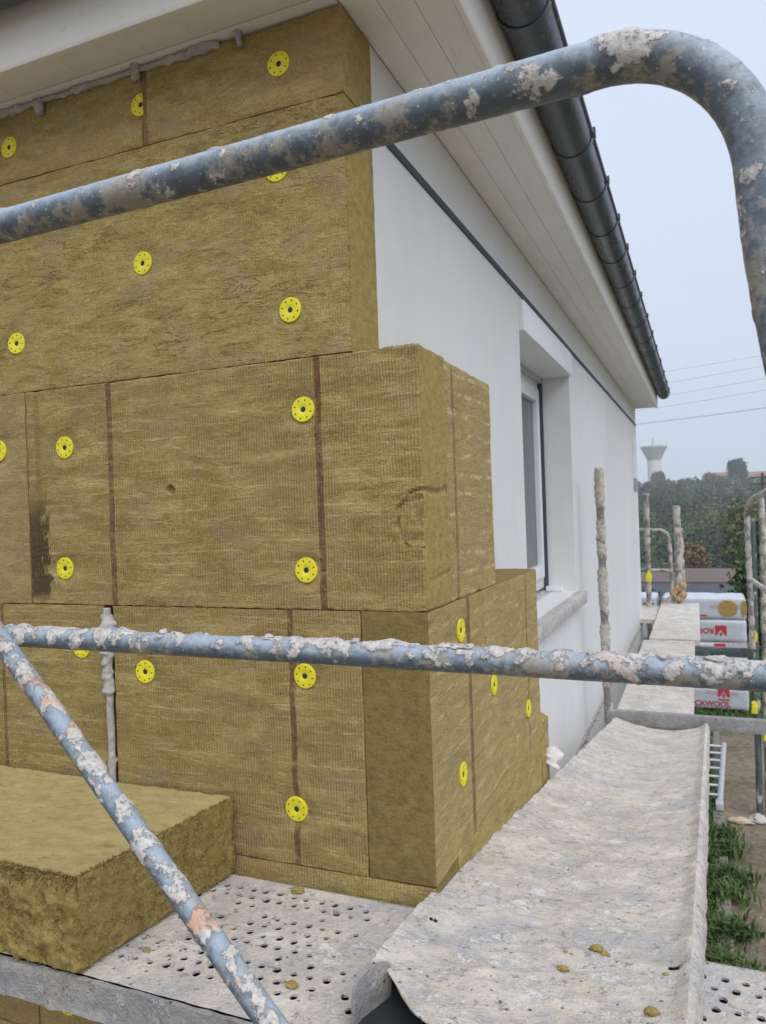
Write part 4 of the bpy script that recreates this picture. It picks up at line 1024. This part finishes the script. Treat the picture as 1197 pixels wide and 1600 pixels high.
# distant wood: a mass of crowns over the far slope
r = random.Random(21); V = []; F = []; I = []; CR = []
for _ in range(1500):
    y = 80+470*(r.random()**.8); x = y*r.uniform(-.36, .36); CR.append((y, x))
wm = [M['wood_a'], M['orange'], M['yellowgreen'], M['darktree']]
for y, x in sorted(CR):
    if y < 130 and -6 < x < 3 and r.random() < .3: continue
    z = ground_h(x, y); h = r.uniform(5, 10.)*(1. if y < 400 else .6); w = h*r.uniform(.32, .52)
    n0 = len(F); near = abs(x/y) < .13
    leaves(V, F, (x, y, z+h*.52), (w, w, h*.5), (170 if near else 55) if y < 250 else (90 if near else 36), (.34 if near else .62) if y < 250 else (.55 if near else .9), r)
    q = r.random(); I += [1 if q < .035 else 2 if q < .10 else 3 if q < .34 else 0]*(len(F)-n0)
o = obj('wood', mesh('wood', V, F, wm, I)); tag(o, 'hazy green and autumn-tinted wood covering the far hillside', 'wood', None, 'stuff')
def at_px(u, v, y):
    a, b = u-598.5, v-800; c, s = math.cos(ROLL), math.sin(ROLL); X_ = a*c-b*s; Y_ = a*s+b*c
    d = FW+RT*X_/1182-UP*Y_/1182; return d*(y/d.y)
p = at_px(1080, 880, 88); tree('autumn_tree', 'orange-brown autumn tree behind the brown roofed neighbour house', p.x, p.y, 5.5, 1.9, M['orange'], 2600, .17, 3, p.z-ground_h(p.x, p.y)-3.3)
p = at_px(1165, 835, 100); tree('yellow_tree', 'yellow-green tree standing in front of the hazy hillside wood', p.x, p.y, 10, 2.6, M['yellowgreen'], 2600, .24, 4, p.z-ground_h(p.x, p.y)-6)
p = at_px(1152, 738, 520); tree('dark_tree', 'tall dark rounded tree on the ridge between two pale houses', p.x, p.y, 16, 5.6, M['darktree'], 2600, .6, 5, p.z-ground_h(p.x, p.y)-7.5)
p = at_px(1110, 750, 500); tree('autumn_tree', 'tawny pointed tree on the ridge in front of the red roofed house', p.x, p.y, 9, 3.8, M['orange'], 1300, .5, 6, p.z-ground_h(p.x, p.y)-4.5)
p = at_px(1028, 748, 490); tree('autumn_tree', 'ochre treetop on the ridge at the foot of the water tower', p.x, p.y, 9, 4.2, M['yellowgreen'], 1200, .5, 8, p.z-ground_h(p.x, p.y)-4.5)
# clipped shrubs by the garden end
def shrub(name, label, x, y, h, rad, seed, mat=None, n=7000, size=.035):
    z = ground_h(x, y); t = thing(name, label, 'shrub', (x, y, z)); r = random.Random(seed); V = []; F = []
    m = MB()
    for k in range(5):
        a = k*1.3; m.tube([(x, y, z-.05), (x+math.cos(a)*rad*.5, y+math.sin(a)*rad*.5, z+h*.7)], [.03, .008], 5)
    m.build('trunk', M['bark'], t)
    for k in range(9):
        a = r.uniform(0, 6.3); q = r.uniform(0, .55)*rad; zz = z+h*r.uniform(.3, .75)
        leaves(V, F, (x+q*math.cos(a), y+q*math.sin(a), zz), (rad*.55, rad*.55, h*.3), n//9, size, r)
    obj('crown', mesh('crown', V, F, mat or M['hedge']), t)
shrub('garden_shrub', 'dense dark green shrub right of the stacked packs', 1.45, 15.6, 2.9, 1.15, 3, None, 12000, .05)
shrub('garden_shrub', 'low bright green shrub behind the far hoop guardrail', -1.05, 14.5, 1.5, .8, 5, None, 6000)

# neighbour house below, only its roofs show
nh = thing('neighbour_house', 'neighbour house with brown tiled roof and dark grey lower roof behind the packs', 'house', (-.6, 34, ground_h(0, 34)))
za = at_px(1085, 888, 34).z; zb = at_px(1085, 909, 31).z; zc = at_px(1085, 938, 27.5).z
m = MB(); m.add([(-6, 31, zb), (2.6, 31, zb), (2.3, 34, za), (-6, 34, za), (-6, 37, zb), (2.6, 37, zb), (-6, 31, zb-.2), (2.6, 31, zb-.2), (2.6, 37, zb-.2), (-6, 37, zb-.2)], [(0, 1, 2, 3), (3, 2, 5, 4), (1, 5, 2), (0, 3, 4), (6, 7, 1, 0), (7, 8, 5, 1), (8, 9, 4, 5), (9, 6, 0, 4), (9, 8, 7, 6)]); m.build('roof', M['brownroof'], nh)
m = MB(); m.add([(-5, 26.8, zc-.25), (3.0, 26.8, zc-.25), (1.9, 30.9, zb-.06), (-5, 30.9, zb-.06), (-5, 26.8, zc-.4), (3.0, 26.8, zc-.4), (1.9, 30.9, zb-.2), (-5, 30.9, zb-.2)], [(0, 1, 2, 3), (4, 5, 1, 0), (5, 6, 2, 1), (6, 7, 3, 2), (7, 4, 0, 3), (7, 6, 5, 4)]); m.build('lower_roof', M['greyroof'], nh)
MB().box((-5.8, 27.2, ground_h(0, 29)-.3), (2.3, 36.6, zc-.45)).build('wall', M['render'], nh)
MB().box((-1.6, 33.2, za-.3), (-1.1, 33.7, za+.25)).build('chimney', M['brownroof'], nh)
# ridge houses
def ridge_house(label, u0, u1, vt, vb, y):
    a = at_px(u0, vb, y); b = at_px(u1, vb, y); tt = at_px(u0, vt, y).z; w = 8
    t = thing('ridge_house', label, 'house', ((a.x+b.x)/2, y, a.z-3)); ev = a.z+(tt-a.z)*.5
    MB().box((a.x, y, a.z-4), (b.x, y+w, ev)).build('wall', M['render'], t)
    m = MB(); e = .5; m.add([(a.x-e, y-e, ev), (b.x+e, y-e, ev), (b.x+e, y+w+e, ev), (a.x-e, y+w+e, ev), (a.x+1, y+w/2, tt), (b.x-1, y+w/2, tt)], [(0, 1, 5, 4), (1, 2, 5), (2, 3, 4, 5), (3, 0, 4), (3, 2, 1, 0)]); m.build('roof', M['redroof'], t)
    n = int((b.x-a.x)/3.2)
    for k in range(n):
        x = a.x+1.2+k*3.2; MB().box((x, y-.05, a.z-.6), (x+1.1, y+.02, a.z+.8)).build('window', M['greyroof'], t)
ridge_house('long pale house with red roof on the ridge left of the dark tree', 1098, 1143, 739, 750, 540)
ridge_house('pale house with red roof on the ridge right of the dark tree', 1166, 1215, 737, 748, 530)
# water tower
p = at_px(1023, 745, 620); wt = thing('water_tower', 'pale concrete water tower with flared bowl rising over the hazy ridge', 'water tower', (p.x, p.y, ground_h(p.x, p.y)))
ppm = 1182/((p).dot(FW))
def lathe(prof, n=40):
    V = []; F = []
    for rr, zz in prof: V += [(p.x+rr*math.cos(2*math.pi*k/n), p.y+rr*math.sin(2*math.pi*k/n), zz) for k in range(n)]
    for j in range(len(prof)-1): F += [(j*n+k, j*n+(k+1) % n, (j+1)*n+(k+1) % n, (j+1)*n+k) for k in range(n)]
    F += [tuple(range(n-1, -1, -1)), tuple((len(prof)-1)*n+k for k in range(n))]; return V, F
def zpx(v): return at_px(1023, v, 620).z
r1, r2, r3 = 10.2/ppm, 10.8/ppm, 19.8/ppm
V, F = lathe([(r1, zpx(770)), (r1, zpx(719.5))]); obj('shaft', mesh('shaft', V, F, M['tower_w'], smooth=40), wt)
V, F = lathe([(r1*1.0, zpx(719.4)), (r2, zpx(717)), (r3*.93, zpx(702)), (r3, zpx(700)), (r3, zpx(697.5)), (r3*.6, zpx(697)), (r3*.55, zpx(696))]); obj('bowl', mesh('bowl', V, F, M['tower'], smooth=40), wt)
MB().tube([(p.x-.5, p.y, zpx(696.5)), (p.x-.5, p.y, zpx(684))], .55, 8).build('mast', M['tower'], wt)
MB().tube([(p.x+5, p.y, zpx(697.5)), (p.x+5, p.y, zpx(694))], .3, 6).build('mast', M['tower'], wt)

# overhead wires on two poles, and a roadside pole with a low cable
def upole(name, label, x, y, zt, arms):
    z = ground_h(x, y); t = thing(name, label, 'utility pole', (x, y, z), None)
    MB().tube([(x, y, z-.3), (x, y, zt)], [.16, .10], 10).build('pole_shaft', M['polewood'], t, smooth=60)
    for a in arms: MB().box((x-.9, y-.06, a-.06), (x+.9, y+.06, a+.06)).build('cross_arm', M['polewood'], t, bevel=.01)
WY = 42.
ends = []
for k, (ul, vl, ur, vr) in enumerate(((1049, 573, 1197, 546), (1049, 591, 1197, 563), (1052, 610, 1197, 583), (1059, 626, 1197, 601), (996, 658, 1197, 629))):
    a, b = at_px(ul, vl, WY), at_px(ur, vr, WY-1.); d = (b-a)/(b.x-a.x)
    A_ = a+d*(-7.-a.x); B_ = b+d*(13-b.x); n = 24
    pts = [A_.lerp(B_, j/n)+UP*(-.25*(1-(2*j/n-1)**2)) for j in range(n+1)]
    o = MB().tube(pts, .011 if k == 4 else .006, 5).build('overhead_wire', M['wire'])
    lab = ('topmost thin overhead wire crossing the pale sky', 'second highest thin overhead wire crossing the pale sky', 'third highest thin overhead wire crossing the pale sky', 'fourth highest thin overhead wire crossing the pale sky', 'lowest and thickest overhead wire crossing the pale sky')[k]
    tag(o, lab, 'wire'); ends.append((A_, B_))
for j, lab in ((0, 'wooden pole carrying the overhead wires behind the white house'), (1, 'wooden pole carrying the overhead wires beyond the garden')):
    e = [q[j] for q in ends]; upole('utility_pole', lab, e[4].x, e[4].y+.0, max(q.z for q in e)+.3, [q.z-.05 for q in e[:1]+e[4:]])
pp = at_px(1191, 739, 70); upole('utility_pole', 'dark roadside pole with short cross arms in front of the wood', pp.x, pp.y, pp.z, [pp.z-.35, pp.z-.9])
a = at_px(1005, 797, 70); b = at_px(1190, 791, 70)
a2 = a+(a-b)*.6
o = MB().tube([a2.lerp(b, j/16)+UP*(-.12*(1-(j/8-1)**2)) for j in range(17)], .035, 5).build('low_cable', M['wire']); tag(o, 'dark low cable crossing in front of the far hillside wood', 'cable')

# ================================================================== HAZE
hz = MB().box((-640, -340, -22), (640, 1040, 75)).build('haze', simple('haze_air', (.8, .8, .8)))
hm = hz.data.materials[0]; ht = hm.node_tree; ht.nodes.clear()
hv = ht.nodes.new('ShaderNodeVolumePrincipled'); ho = ht.nodes.new('ShaderNodeOutputMaterial')
hv.inputs['Color'].default_value = (.90, .94, 1., 1); hv.inputs['Density'].default_value = .00058; hv.inputs['Anisotropy'].default_value = .2
ht.links.new(hv.outputs[0], ho.inputs['Volume']); tag(hz, 'pale autumn haze filling the valley air', 'haze', None, 'stuff')
